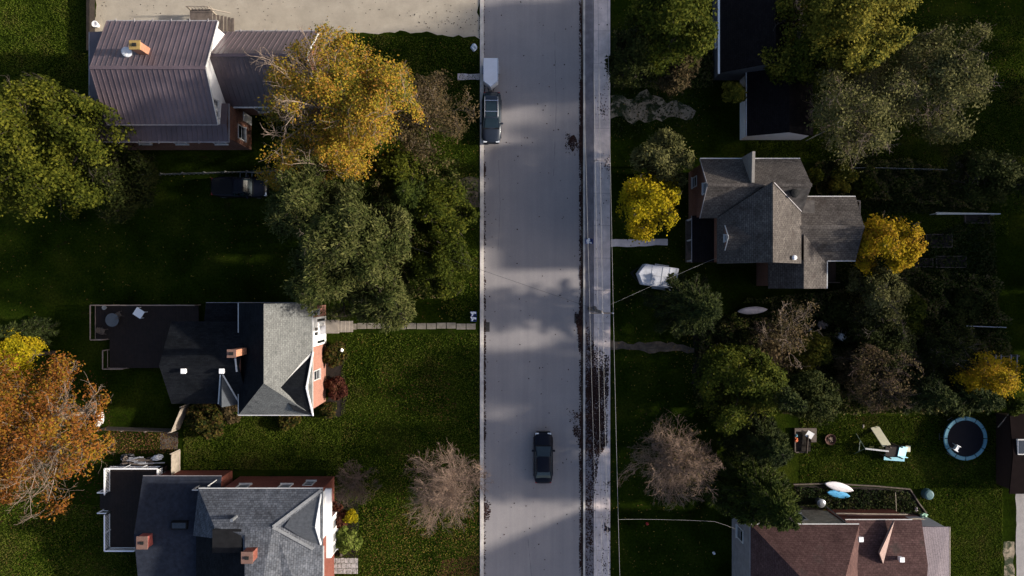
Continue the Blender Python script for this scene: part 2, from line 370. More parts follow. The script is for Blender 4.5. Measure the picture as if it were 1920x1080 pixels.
def asphaltmat():
    m, nt, b = newmat('asphalt')
    c = ramp(nt, noise(nt, .25, 6, .6), [(.3, (.222, .203, .205)), (.7, (.266, .242, .238))])
    c = mixc(nt, c, ramp(nt, noise(nt, 30, 2, .8), [(.2, (.72,)*3), (.8, (1.12,)*3)]), 1.0, 'MULTIPLY')
    g = nt.nodes.new('ShaderNodeNewGeometry'); mp = nt.nodes.new('ShaderNodeVectorMath'); mp.operation = 'MULTIPLY'
    mp.inputs[1].default_value = (1.6, .05, 1); nt.links.new(g.outputs['Position'], mp.inputs[0])
    c = mixc(nt, c, ramp(nt, noise(nt, 1.0, 4, .6, mp.outputs[0]), [(.35, (.93, .93, .94)), (.65, (1.03, 1.03, 1.02))]), 1.0, 'MULTIPLY')   # wheel tracks
    sp = ramp(nt, noise(nt, 1.6, 7, .85), [(.66, (0, 0, 0)), (.76, (1, 1, 1))])
    h = nt.nodes.new('ShaderNodeMath'); h.operation = 'MULTIPLY'; h.inputs[1].default_value = .35; nt.links.new(sp, h.inputs[0])
    c = mixc(nt, c, (.09, .075, .075), h.outputs[0])
    nt.links.new(c, b.inputs['Base Color']); b.inputs['Roughness'].default_value = .85; b.inputs['Specular IOR Level'].default_value = .3
    bump(nt, b, noise(nt, 40, 2), .2, .01); return m
GRASS = grassmat(); ASPH = asphaltmat()
CONC = M('concrete', (.60, .50, .465), .22, 1.2, .85, .15); CURB = M('kerb_concrete', (.52, .47, .42), .25, 1.5, .85, .1)
VERGE = M('verge_paving', (.17, .153, .165), .25, 1.5, .85, .15); SAND = M('sandy_gravel', (.31, .265, .205), .12, .6, .95, .4, col2=(.37, .32, .25))
DIRT, dn_, db_ = newmat('bare_dirt')
dc_ = ramp(dn_, noise(dn_, 1.3, 6, .7), [(.3, (.12, .095, .065)), (.7, (.30, .24, .17))])
dc_ = mixc(dn_, dc_, (.012, .02, .003), ramp(dn_, noise(dn_, .75, 7, .72, dist=.8), [(.47, (0, 0, 0)), (.56, (1, 1, 1))]))
dn_.links.new(dc_, db_.inputs['Base Color']); db_.inputs['Roughness'].default_value = 1; bump(dn_, db_, noise(dn_, 9, 4, .8), .5, .05); MULCH = M('dark_mulch', (.018, .013, .010), .5, 3, .95, .6)
BRDIRT = M('brown_dirt', (.085, .065, .05), .5, 2, .95, .5)
JOINT = M('joint_dirt', (.06, .055, .05), .3, 5, .95, 0)
rg = random.Random(5)
def irregular(pts, step=.5, jit=.12, seed=0):
    r = random.Random(seed); o = []; n = len(pts)
    for i in range(n):
        a, b = Vector(pts[i]), Vector(pts[(i+1) % n]); k = max(1, int((b-a).length/step)); d = (b-a).normalized(); q = Vector((-d.y, d.x, 0)); ph = r.uniform(0, 9)
        for j in range(k):
            t = j/k; o.append(a.lerp(b, t)+q*(jit*(math.sin(t*k*.7+ph)+.6*math.sin(t*k*1.9+ph*2)+r.uniform(-.7, .7))*.6*(0 if j == 0 and jit < .2 else 1)))
    return o
def sheet(name, pts, z, mat, jit=0.0, seed=0, step=.5):
    pts = [Vector((p[0], p[1], 0)) for p in pts]
    if jit: pts = irregular(pts, step, jit, seed)
    mb = MB(); mb.add([(p.x, p.y, z) for p in pts], [list(range(len(pts)))])
    o = mb.build(name, mat)
    if o.data.polygons[0].normal.z < 0: o.data.flip_normals()
    return struct(o)
def px(*a): return [W(x, y, 0) for x, y in a]
g = MB(); g.add([(-160,-160,0),(160,-160,0),(160,160,0),(-160,160,0)], [(0,1,2,3)]); struct(g.build('ground', GRASS))
XL, XR = wx(907, 0), wx(1089, 0)
struct(MB().box(XL, XR, -160, 160, -.2, .012).build('road', ASPH))
a = MB().box(wx(900, 0), XL, -160, 160, -.2, .10); struct(a.build('kerb', CURB, bevel=.015))
a = MB().box(XR+.22, wx(1097, 0), -160, 160, -.2, .10); struct(a.build('kerb', CURB, bevel=.015))
sheet('gutter', [(XR, -160), (XR+.22, -160), (XR+.22, 160), (XR, 160)], .008, BRDIRT)
struct(MB().box(wx(1097, 0), wx(1113, 0), -160, 160, -.2, .07).build('verge', VERGE))
a = MB(); y = -58.0; sx0, sx1 = wx(1113, 0)+.02, wx(1144, 0)
while y < 58: a.box(sx0, sx1, y+.012, y+3.04-.012, -.2, .082+rg.uniform(-.003, .003)); y += 3.04
struct(a.build('sidewalk', CONC))
TAR = M('tar_seam', (.16, .148, .152), .2, 4, .6, 0)
for k, q_ in enumerate((((990, 1010), (993, 1040), (997, 1085)), ((935, 300), (938, 380), (934, 470)), ((1040, 60), (1043, 200), (1038, 330)))):
    sheet('tar_seam', [W(x-.45, y) for x, y in q_]+[W(x+.45, y) for x, y in q_[::-1]], .016, TAR, .03, 40+k, .3)
sheet('sidewalk_bed', [(sx0, -60), (sx1, -60), (sx1, 60), (sx0, 60)], .05, JOINT)
sheet('gravel_lot', px((179, -400), (899.5, -400), (899.5, 74), (860, 66), (780, 62), (690, 60), (640, 66), (600, 90), (560, 110), (178, 100)), .006, SAND, .22, 3)
sheet('dirt_drive', px((1145, 178), (1210, 176), (1262, 192), (1300, 208), (1298, 222), (1230, 226), (1145, 224)), .006, DIRT, .45, 4)
sheet('dirt_patch', px((852, 342), (880, 332), (899.5, 334), (899.5, 384), (880, 392), (858, 372)), .006, BRDIRT, .25, 5)
sheet('garden_path', px((1145, 449), (1252, 448), (1252, 460), (1145, 463)), .02, CONC, .06, 6)
sheet('entry_path', px((858, 138), (899.5, 138), (899.5, 150), (858, 150)), .02, CONC, .05, 7)
sheet('dirt_strip', px((1146, 640), (1260, 644), (1320, 650), (1320, 662), (1146, 656)), .006, BRDIRT, .2, 8)
sheet('planting_bed', px((1490, 909), (1640, 914), (1706, 920), (1742, 975), (1490, 985)), .006, MULCH, .05, 9)
sheet('planting_bed', px((612, 645), (645, 645), (648, 775), (612, 785)), .006, MULCH, .2, 10)
sheet('planting_bed', px((606, 925), (672, 925), (672, 1048), (606, 1048)), .006, MULCH, .05, 11)
sheet('planting_bed', px((1300, 620), (1480, 625), (1560, 700), (1500, 730), (1300, 720)), .006, MULCH, .3, 12)
sheet('concrete_drive', px((1905, 922), (2100, 922), (2100, 1300), (1905, 1300)), .012, M('grey_concrete', (.24, .22, .215), .2, 1), .06, 13)  # driveway's shade put into a darker concrete colour
sheet('gravel_strip', px((1882, 1016), (1902, 1016), (1902, 1300), (1880, 1300)), .008, DIRT, .15, 14)
a = MB()
for i in range(13):
    x = 660+i*18.6; r = rg.uniform(-1, 1)
    p0, p1 = W(x-8.6, 606+r, 0), W(x+8.6, 617+r, 0); a.box(p0.x, p1.x, p1.y, p0.y, 0, .04+rg.uniform(0, .015))
o = a.build('stepping_path', M('paver_stone', (.20, .175, .14), .3, 2, .9, .3), bevel=.015); struct(o)
a = MB(); p0, p1 = W(612, 1046, 0), W(671, 1076, 0); n = 0
for j in range(3):
    x = p0.x+rg.uniform(-.2, 0)
    while x < p1.x-.1:
        wd = rg.uniform(.3, .5); y0 = p0.y-j*.5; a.box(x, min(x+wd-.03, p1.x), y0-.47, y0, 0, .06); x += wd
struct(a.build('paved_landing', M('pale_paver', (.40, .37, .36), .2, 2, .85, .2), bevel=.012))

# ---------------------------------------------------------------- house materials
BRICK = brickmat('red_brick', (.17, .065, .042), (.25, .10, .065), (.2, .17, .14), .22, .075)
PINKB = brickmat('pink_brick', (.34, .15, .11), (.38, .175, .13), (.32, .2, .16), .22, .075, stain=(.85, 1.0))
DKBRICK = brickmat('dark_red_brick', (.19, .05, .035), (.25, .07, .05), (.16, .1, .08), .22, .075)
STONE = brickmat('pale_stone', (.48, .43, .34), (.34, .30, .23), (.42, .37, .31), .55, .28, ms=.03, nscale=5)
WHITE = M('white_paint', (.78, .77, .77), .08, 2, .6, .05); GREYW = M('grey_siding', (.38, .38, .40), .15, 1, .7, .05)
TRIM = M('white_trim', (.48, .47, .46), .15, 4, .5, 0); GUTTER = M('pale_gutter', (.26, .24, .245), .25, 3, .5, 0)
METALR = M('plum_metal_roofing', (.095, .070, .078), .22, .5, .42, .08, 0.0, .4)
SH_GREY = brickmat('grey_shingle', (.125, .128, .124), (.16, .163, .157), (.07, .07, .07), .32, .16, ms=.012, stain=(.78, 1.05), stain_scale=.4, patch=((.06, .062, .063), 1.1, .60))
SH_SHADED = brickmat('charcoal_shingle', (.008, .009, .012), (.014, .016, .019), (.006, .006, .007), .32, .16, ms=.012, stain=(.6, 1.2))  # near-black shingle; also paints shade on slopes turned from the sun
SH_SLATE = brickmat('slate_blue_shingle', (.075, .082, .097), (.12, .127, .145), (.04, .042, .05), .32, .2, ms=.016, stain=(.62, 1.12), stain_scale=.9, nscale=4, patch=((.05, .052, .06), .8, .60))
SH_BROWN = brickmat('brown_grey_shingle', (.085, .074, .068), (.12, .105, .095), (.04, .035, .032), .32, .18, ms=.018, stain=(.55, 1.15), stain_scale=.5, nscale=5, patch=((.06, .05, .045), .7, .58))
SH_MAROON = brickmat('maroon_shingle', (.082, .045, .043), (.108, .062, .057), (.045, .024, .023), .32, .18, ms=.014, stain=(.6, 1.12), stain_scale=.6, nscale=5, patch=((.05, .036, .033), .6, .6))
SH_NIGHT = brickmat('black_shingle', (.009, .0075, .009), (.015, .012, .0125), (.006, .005, .005), .32, .18, ms=.012)
LILAC = brickmat('pale_lilac_roofing', (.22, .185, .20), (.25, .21, .225), (.15, .13, .14), 9, .22, ms=.02, stain=(.85, 1))
GLASS = M('window_glass', (.02, .024, .03), .2, 1, .08, 0, 0, .8); DOORW = M('door_white', (.66, .65, .63), .06, 3, .5, 0)
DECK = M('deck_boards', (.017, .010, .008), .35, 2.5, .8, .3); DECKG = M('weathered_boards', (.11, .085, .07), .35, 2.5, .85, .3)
WOODL = M('pale_timber', (.30, .25, .20), .25, 3, .8, .2); BLACKM = M('black_membrane', (.014, .014, .015), .3, 2, .9, .1, 0, .05)
RAILB = M('tan_rail', (.27, .20, .16), .2, 3, .7, .1)
FLUE = M('flue_black', (.008, .008, .008), 0, 1, .9, 0); STEEL = M('galvanised_steel', (.22, .23, .245), .15, 3, .4, 0, .5)

def win(par, c, n, w_, h, label=None, fr=TRIM, bars=1):
    """window on an upright wall, centre c, outward normal n"""
    n = Vector(n).normalized(); t = Vector((0,0,1)).cross(n); Mx = Matrix((( t.x, n.x, 0, c[0]), (t.y, n.y, 0, c[1]), (0, 0, 1, c[2]), (0, 0, 0, 1)))
    m = MB(Mx); e = .09
    m.box(-w_/2-e, -w_/2, -.03, .06, -h/2, h/2).box(w_/2, w_/2+e, -.03, .06, -h/2, h/2).box(-w_/2-e, w_/2+e, -.03, .06, h/2, h/2+e)
    m.box(-w_/2, w_/2, -.028, .035, -.025, .025)
    f = m.build('window', fr, par)
    if label: f['label'] = label
    MB(Mx).box(-w_/2, w_/2, -.026, .012, -h/2, h/2).build('pane', GLASS, f)
    MB(Mx).box(-w_/2-e-.05, w_/2+e+.05, -.03, .16, -h/2-e, -h/2).build('sill', fr, f)
    return f
def ribs(mb, e0, e1, r0, r1, sp=.42):
    e0, e1, r0, r1 = map(Vector, (e0, e1, r0, r1)); n = int((e1-e0).length/sp); up = (e1-e0).cross(r0-e0).normalized()
    if up.z < 0: up = -up
    for i in range(n+1):
        t = (i+.0)/n; mb.beam(e0.lerp(e1, t)+up*.012, r0.lerp(r1, t)+up*.012, .05, .06, up)
def chimney(par, px_, py_, z0, z1, sx=.75, sy=.6, mat=BRICK, name='chimney', capm=None):
    c = W(px_, py_, z1); m = MB().box(c.x-sx/2, c.x+sx/2, c.y-sy/2, c.y+sy/2, z0, z1-.08)
    o = m.build(name, mat, par)
    MB().box(c.x-sx/2-.06, c.x+sx/2+.06, c.y-sy/2-.06, c.y+sy/2+.06, z1-.08, z1).build('cap', capm or M('chimney_cap', (.16, .09, .07), .2, 4), o)
    MB().box(c.x-.16, c.x+.16, c.y-.13, c.y+.13, z1, z1+.1).build('flue', FLUE, o); return o
def gable_x(x0, x1, y0, y1, ze, zr, rc=None, oh=.3, t=.14):
    """ridge along x. eave lines y0,y1; returns wall mb, roof mb"""
    rc = (y0+y1)/2 if rc is None else rc; wl = MB(); rf = MB()
    s0 = (zr-ze)/(rc-y0); s1 = (zr-ze)/(y1-rc)
    sec = [(y0+oh, 0), (y1-oh, 0), (y1-oh, ze+s1*oh-t), (rc, zr-t-.01), (y0+oh, ze+s0*oh-t)]
    wl.loft([[(x, y, z) for y, z in sec] for x in (x0+oh, x1-oh)])
    rf.slab([(x0, y0, ze), (x1, y0, ze), (x1, rc, zr), (x0, rc, zr)], t); rf.slab([(x0, y1, ze), (x1, y1, ze), (x1, rc+.003, zr), (x0, rc+.003, zr)], t)
    return wl, rf
def gable_y(x0, x1, y0, y1, ze, zr, rc=None, oh=.3, t=.14):
    rc = (x0+x1)/2 if rc is None else rc; wl = MB(); rf = MB()
    s0 = (zr-ze)/(rc-x0); s1 = (zr-ze)/(x1-rc)
    sec = [(x0+oh, 0), (x1-oh, 0), (x1-oh, ze+s1*oh-t), (rc, zr-t-.01), (x0+oh, ze+s0*oh-t)]
    wl.loft([[(x, y, z) for x, z in sec] for y in (y0+oh, y1-oh)])
    rf.slab([(x0, y0, ze), (x0, y1, ze), (rc, y1, zr), (rc, y0, zr)], t); rf.slab([(x1, y0, ze), (x1, y1, ze), (rc+.003, y1, zr), (rc+.003, y0, zr)], t)
    return wl, rf
def gutter(par, pts, r=.055, mat=GUTTER, name='gutter', brk=0):
    m = MB()
    for a_, b_ in zip(pts[:-1], pts[1:]): m.beam(a_, b_, r*1.6, r*1.6)
    if brk:
        for a_, b_ in zip(pts[:-1], pts[1:]):
            a_, b_ = Vector(a_), Vector(b_); n = int((b_-a_).length/brk)
            for i in range(n): p = a_.lerp(b_, (i+.5)/n); m.box(p.x-.025, p.x+.025, p.y-.16, p.y+.16, p.z+.03, p.z+.09)
    return m.build(name, mat, par)
def vent(par, px_, py_, z, s=.35, h=.35, mat=WHITE):
    c = W(px_, py_, z+h); m = MB(); m.box(c.x-s*.38, c.x+s*.38, c.y-s*.38, c.y+s*.38, z-.1, z+h*.6); m.box(c.x-s/2, c.x+s/2, c.y-s/2, c.y+s/2, z+h*.6, z+h)
    return m.build('roof_vent', mat, par, bevel=.02)

# ---------------------------------------------------------------- house 1: plum metal roofs, top left
H1 = thing('brick_house', 'large brick house with plum metal roofs and white gable walls beside the sandy lot', 'house', (-30, 17.5, 0))
lx0, lx1, ly0, ly1 = wx(168, 5.6), wx(428, 5.6), wy(265, 5.6), wy(60, 5.6)
MB().box(lx0+.3, -25.1, ly0+.28, ly1-.3, 0, 5.5).box(-25.099, lx1+.05, ly0+.28, 15.82, 0, 5.5).build('wall', BRICK, H1)
mx0, mx1, my0, my1, mr = -34.0, -24.72, 13.74, 22.38, 17.75
Z1, Z2 = 7.35, 9.86
# lean-to roof round three sides of the upper block
m = MB(); sy_, sx_ = my0+.3, mx0+.3
m.slab([(lx0, ly0, 5.6), (lx1, ly0, 5.6), (lx1, sy_, 6.0), (sx_, sy_, 6.0)]); m.slab([(lx0, ly0, 5.6), (sx_, sy_, 6.0), (sx_, ly1, 6.0), (lx0, ly1, 5.6)])
m.slab([(mx1-.3, sy_+.002, 6.0), (lx1, sy_+.002, 6.0), (lx1, 15.9, 5.7), (mx1-.3, 15.9, 5.7)])
ribs(m, (lx0+.2, ly0, 5.6), (lx1, ly0, 5.6), (lx0+.2, sy_, 6.0), (lx1, sy_, 6.0)); m.build('roof', METALR, H1)
wl, rf = gable_x(mx0, mx1, my0, my1, Z1, Z2, mr)
wl.build('wall', WHITE, H1)['label'] = 'white painted upper gable wall'
ribs(rf, (mx0, my1, Z1), (mx1, my1, Z1), (mx0, mr, Z2), (mx1, mr, Z2)); ribs(rf, (mx0, my0, Z1), (mx1, my0, Z1), (mx0, mr, Z2), (mx1, mr, Z2))
rf.beam((mx0, mr, Z2+.03), (mx1, mr, Z2+.03), .28, .06)
r1 = rf.build('roof', METALR, H1)
ch = chimney(H1, 252, 84, 8.5, 10.7, .75, .62, M('orange_brick', (.34, .16, .10), .3, 4, .9, .3), capm=M('ochre_cap', (.30, .20, .07), .3, 4, .9, .2))
ch.parent = r1; ch.location = (0, 0, 0)
wx0, wx1, wy0, wy1, wr = mx1-.6, wx(597, 4.5), wy(200, 4.5), wy(59, 4.5), 19.2
wl, rf = gable_x(wx0, wx1, wy0, wy1, 4.5, 8.4, wr); wl.build('wall', BRICK, H1)
ribs(rf, (wx0, wy1, 4.5), (wx1, wy1, 4.5), (wx0, wr, 8.4), (wx1, wr, 8.4)); ribs(rf, (wx0, wy0, 4.5), (wx1, wy0, 4.5), (wx0, wr, 8.4), (wx1, wr, 8.4))
rf.beam((wx0, wr, 8.43), (wx1, wr, 8.43), .26, .06); r2 = rf.build('roof', METALR, H1)
gutter(H1, [(mx0, my1+.06, Z1-.05), (mx1, my1+.06, Z1-.05)], brk=1.4); gutter(H1, [(mx0, my0-.05, Z1-.05), (mx1, my0-.05, Z1-.05)], .04)
gutter(H1, [(wx0+1, wy1+.06, 4.45), (wx1, wy1+.06, 4.45)], brk=1.0); gutter(H1, [(lx1+.06, wy0, 5.55), (lx1+.06, ly0-.06, 5.55), (lx0-.05, ly0-.06, 5.55), (lx0-.05, ly1, 5.55)], brk=1.7)
gutter(H1, [(lx1, wy0-.06, 4.45), (wx1, wy0-.06, 4.45)], .08, TRIM)
for ya, za, yb, zb, X in ((my1, Z1, mr, Z2, mx1), (my0, Z1, mr, Z2, mx1), (wy1, 4.5, wr, 8.4, wx1), (wy0, 4.5, wr, 8.4, wx1)): MB().beam((X+.04, ya, za-.09), (X+.04, yb, zb-.09), .05, .22).build('bargeboard', TRIM, H1)
for yy in (15.5, 14.6): win(H1, (mx1-.3, yy+.1, 7.0), (1, 0, 0), .42, .85)
for X in (-33.2, -29.9, -26.4): win(H1, (X+.4, ly0+.28, 3.9), (0, -1, 0), .95, 1.4)
win(H1, (lx1+.05, 14.0, 2.6), (1, 0, 0), 1.1, 1.6); win(H1, (-22.6, wy0+.3, 2.2), (0, -1, 0), 1.2, 1.5); win(H1, (wx1-.3, 18.2, 3), (1, 0, 0), .9, 1.5)
d = MB().box(lx1+.05, lx1+.12, 15.2, 16.0, .1, 2.2).build('door', DOORW, H1)
# satellite dish on the roof
p = W(238, 97, 9.6); sdh = thing('satellite_dish', 'white satellite dish standing beside the orange chimney on the plum metal roof', 'satellite dish', (p.x, p.y, 9.1))
mt = MB(Matrix.Translation(p) @ Matrix.Rotation(R_(28), 4, 'X') @ Matrix.Rotation(R_(12), 4, 'Y')); mt.smooth = True
mt.lathe((0, 0, 0), [(.02, 0), (.22, .03), (.40, .09), (.41, .1), (.40, .12), (.2, .05), (.001, .03)], 24); mt.build('dish', M('dish_white', (.55, .57, .6), .05, 4, .4, 0), sdh)
MB().tube([(p.x, p.y, 9.05), (p.x, p.y, 9.62)], .03).tube([p+Vector((0, -.1, 0)), p+Vector((.05, -.38, .35))], .018).box(p.x, p.x+.12, p.y-.46, p.y-.34, 9.9, 10.0).build('mast', TRIM, sdh)
# stair against the north wall
st = thing('wooden_stair', 'dark wooden stair landing against the far wall of the metal roofed house', 'stair', (W(378, 32).x, W(378, 32).y, 0))
m = MB(); a0, a1 = W(345, 40, 1.2), W(405, 14, 1.2)
m.box(a0.x+.6, a1.x-.3, a0.y-1.5, a1.y-.2, 1.25, 1.35)
for i in range(6): m.box(a1.x-.28+i*.26, a1.x-.04+i*.26, a0.y-1.3, a1.y-.6, 1.12-i*.2, 1.17-i*.2)
m.build('landing', DECKG, st); m = MB()
for x, y in ((a0.x+.7, a1.y-.3), (a1.x-.4, a1.y-.3), (a0.x+.7, a0.y-1.3), (a1.x-.4, a0.y-1.3)): m.box(x-.05, x+.05, y-.05, y+.05, 0, 2.3)
m.beam((a0.x+.6, a1.y-.3, 2.3), (a1.x-.3, a1.y-.3, 2.3), .06, .1).beam((a1.x-.3, a1.y-.5, 2.3), (a1.x+1.3, a1.y-.5, 1.1), .06, .1)
for i in range(8): m.box(a0.x+.7+i*.3, a0.x+.74+i*.3, a1.y-.32, a1.y-.28, 1.35, 2.3)
m.build('railing', WOODL, st)

# ---------------------------------------------------------------- house 2: pink brick, grey shingles
H2 = thing('brick_house', 'pink brick house with worn grey shingle roof at the end of the stone path', 'house', (-21, -6, 0))
ex, wxx, ns, ss = -17.2, -23.5, -1.28, -10.9; ze, zr, rx = 5.8, 8.9, -20.32; hy = -7.8
MB().box(wxx+.3, -17.45, ss+.3, ns-.3, 0, 5.75).build('wall', PINKB, H2)
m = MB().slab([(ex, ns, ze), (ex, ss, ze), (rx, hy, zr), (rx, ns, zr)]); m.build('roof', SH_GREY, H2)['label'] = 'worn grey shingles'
MB().slab([(wxx, ns, ze), (rx-.003, ns, zr), (rx-.003, hy, zr), (wxx, ss, ze)]).build('roof', SH_SHADED, H2)['label'] = 'black slope facing away from the road'  # same roof as the grey slope, shade painted in near black
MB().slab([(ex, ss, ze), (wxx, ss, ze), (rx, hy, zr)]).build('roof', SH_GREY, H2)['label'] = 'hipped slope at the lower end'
MB().add([(rx-.2, ns-.3, 5.6), (wxx+.3, ns-.3, 5.6), (ex-.3, ns-.3, 5.6), (rx, ns-.3, zr-.16)], [(1, 2, 3)]).build('gable', PINKB, H2)
gy, gz = -8.3, 7.85
MB().slab([(ex+.05, -5.6, ze+.02), (ex+.05, gy, gz), (-19.45, gy, gz)], .12).slab([(ex+.05, -10.95, ze+.03), (ex+.05, gy+.002, gz), (-19.45, gy+.002, gz), (-18.6, -10.4, 6.6)], .12).build('roof', SH_SHADED, H2)['label'] = 'small cross gable roof'
MB().add([(-17.4, -5.7, 5.72), (-17.4, -10.85, 5.72), (-17.4, gy, gz-.12)], [(0, 1, 2)]).build('gable', M('grey_gable', (.20, .2, .2), .1, 2), H2)
MB().beam((ex+.1, -5.5, ze+.02), (ex+.1, gy, gz+.02), .1, .14).build('bargeboard', WHITE, H2)
MB().beam((ex+.1, -10.95, ze+.02), (ex+.1, gy, gz+.02), .1, .14).build('bargeboard', WHITE, H2)
MB().beam((ex+.02, -5.6, ze+.07), (-19.45, gy+.04, gz+.05), .16, .04).build('valley_flashing', TRIM, H2)
gutter(H2, [(ex+.05, ns, ze-.04), (ex+.05, ss-.04, ze-.04), (wxx-.04, ss-.04, ze-.04), (wxx-.04, ns, ze-.04)], .05, TRIM); gutter(H2, [(wxx, ns+.03, ze), (ex, ns+.03, ze)], .035)
# doorway unit, window and front steps
du = MB().box(-17.47, -17.37, -5.15, -2.6, .2, 4.9).build('door_surround', WHITE, H2)
for y0, y1, z0, z1 in ((-2.95, -2.65-.35, .8, 2.3), (-4.35, -3.35, .4, 2.5), (-5.0, -4.65, .8, 2.3), (-4.3, -3.4, 3.2, 4.5)):
    pass
MB().box(-17.38, -17.33, -4.25, -3.45, .35, 2.45).build('door', M('grey_door', (.3, .3, .33), .1, 2, .5), H2)
for yy in (-3.65, -4.05): MB().box(-17.38, -17.335, yy-.14, yy+.14, 3.3, 4.3).build('pane', GLASS, du)
for yy in (-2.9, -4.85): MB().box(-17.38, -17.335, yy-.12, yy+.12, .9, 3.4).build('pane', GLASS, du)
win(H2, (-17.45, -7.75, 3.4), (1, 0, 0), .75, 1.8)
for yy in (-1.9,): win(H2, (-17.45, yy-.25, 3.6), (1, 0, 0), .35, 1.5)
m = MB(); p0, p1 = W(613, 600, .5), W(634, 625, .5); m.box(-17.4, p1.x, p1.y, p0.y, 0, .55)
for i in range(4): m.box(p1.x+i*.32, p1.x+.32+i*.32, p1.y+.1, p0.y-.1, 0, .45-i*.11)
m.build('front_steps', M('old_concrete', (.26, .225, .19), .25, 2), H2)
# rear wing
rz0, rzr = 5.2, 7.5; bx = -29.55; nE, sE, rY = -2.9, -10.05, -6.5
wl, rf = gable_x(bx, wxx+.6, sE, nE, rz0, rzr, rY); wl.build('wall', PINKB, H2)
rw = rf.build('roof', SH_SHADED, H2)
cg0, cg1, cgx, cgz = wx(410, 5.25), wx(450, 5.25), wx(422, 6.9), 6.95
cx_ = (cg0+cg1)/2
MB().slab([(cg0, sE-.02, rz0+.05), (cx_, sE-.02, cgz), (cx_, -7.3, cgz)], .1).slab([(cg1, sE-.02, rz0+.05), (cx_+.002, sE-.02, cgz), (cx_+.002, -7.3, cgz)], .1).build('roof', M('blue_grey_shingle', (.04, .046, .055), .2, 2), H2)
MB().add([(cg0+.1, sE+.1, rz0), (cg1-.1, sE+.1, rz0), (cx_, sE+.1, cgz-.1)], [(0, 1, 2)]).build('gable', PINKB, H2)
MB().beam((cg0, sE, rz0+.1), (cx_-.1, -7.3, cgz+.03), .12, .04).beam((cg1, sE, rz0+.1), (cx_+.1, -7.3, cgz+.03), .12, .04).build('valley_flashing', TRIM, H2)
ch = chimney(H2, 434, 663, 7.0, 9.6, .62, .55, M('orange_brick_bright', (.38, .17, .10), .25, 4, .9, .3)); MB().beam((wxx+.3, -5.9, 8.2-.8), (wxx+.5, -7.0, 7.6), .14, .04).build('valley_flashing', TRIM, H2)
vent(rw, 343, 696, 7.35, .42, .3); vent(rw, 415, 696, 7.35, .42, .3)
# low rear addition with gutter
MB().box(-27.1, wxx+.25, -2.95, -1.7, 0, 3.3).build('wall', PINKB, H2)
MB().slab([(-27.3, -3.2, 3.9), (wxx+.2, -3.2, 3.9), (wxx+.2, -1.35, 3.4), (-27.3, -1.35, 3.4)]).build('roof', SH_SHADED, H2)
gutter(H2, [(-27.3, -1.3, 3.4), (wxx+.2, -1.3, 3.4)], .03)
MB().box(bx+.25, bx+.32, -7.6, -6.6, .8, 2.9).build('door', DOORW, H2)

# ---------------------------------------------------------------- house 3: brown shingles, right
H3 = thing('shingled_house', 'brown grey shingled house with crossing gables right of the road, red brick end wall', 'house', (23, 6, 0))
ax0, ax1, an, as_, ar = 16.25, 24.9, 11.15, 6.04, 8.55
wl, rf = gable_x(ax0, ax1, as_, an, 5.5, 8.0, ar); wl.build('wall', BRICK, H3)
rf.beam((ax0, ar, 8.03), (ax1, ar, 8.03), .3, .06); ra = rf.build('roof', SH_BROWN, H3)
gutter(H3, [(ax0, an+.05, 5.45), (ax1, an+.05, 5.45)], .05, TRIM)
MB().beam((ax0-.02, an, 5.44), (ax0-.02, ar, 7.94), .04, .16).build('bargeboard', GUTTER, H3)
MB().beam((ax0-.02, as_, 5.44), (ax0-.02, ar, 7.94), .04, .16).build('bargeboard', GUTTER, H3)
win(H3, (ax0+.3, 8.55, 6.1), (-1, 0, 0), .8, 1.1); win(H3, (ax0+.3, 9.6, 2.4), (-1, 0, 0), .8, 1.4)
# parapet wall rising from the north slope
MB().add([(19.88, an+.15, 5.0), (20.12, an+.15, 5.0), (20.12, 8.75, 7.6), (19.88, 8.75, 7.6), (19.88, an+.15, 8.25), (20.12, an+.15, 8.25), (20.12, 8.75, 8.05), (19.88, 8.75, 8.05)], [(0,3,2,1),(4,5,6,7),(0,1,5,4),(1,2,6,5),(2,3,7,6),(3,0,4,7)]).build('parapet_wall', M('parapet_brown', (.20, .18, .16), .2, 3), ra)
# block B, ridge north-south
b0, b1, bs, bn = 17.7, 24.8, 2.1, 8.75
m = MB(); brx, bz = 21.4, 8.75
m.slab([(b1, bs, 6.0), (b1, 6.6, 6.0), (brx, bn, bz), (brx, bs, bz)]); rb = m.build('roof', SH_BROWN, H3); rb['label'] = 'sunlit slope facing away from the road'
MB().slab([(b0, bs, 5.6), (brx-.003, bs, bz), (brx-.003, bn, bz), (b0, as_, 5.6)]).build('roof', SH_BROWN, H3)
MB().add([(b0+.3, bs+.3, 0), (b1-.3, bs+.3, 0), (b1-.3, bs+.3, 5.9), (brx, bs+.3, bz-.16), (b0+.3, bs+.3, 5.6), (b0+.3, 6.4, 0), (b0+.3, 6.4, 5.6), (b1-.3, 6.4, 0), (b1-.3, 6.4, 5.9)], [(0, 1, 2, 3, 4), (0, 4, 6, 5), (1, 7, 8, 2)]).build('wall', BRICK, H3)
MB().beam((brx+.1, bn-.1, bz+.04), (b1, 6.55, 6.06), .06, .04).build('flashing', GUTTER, H3)
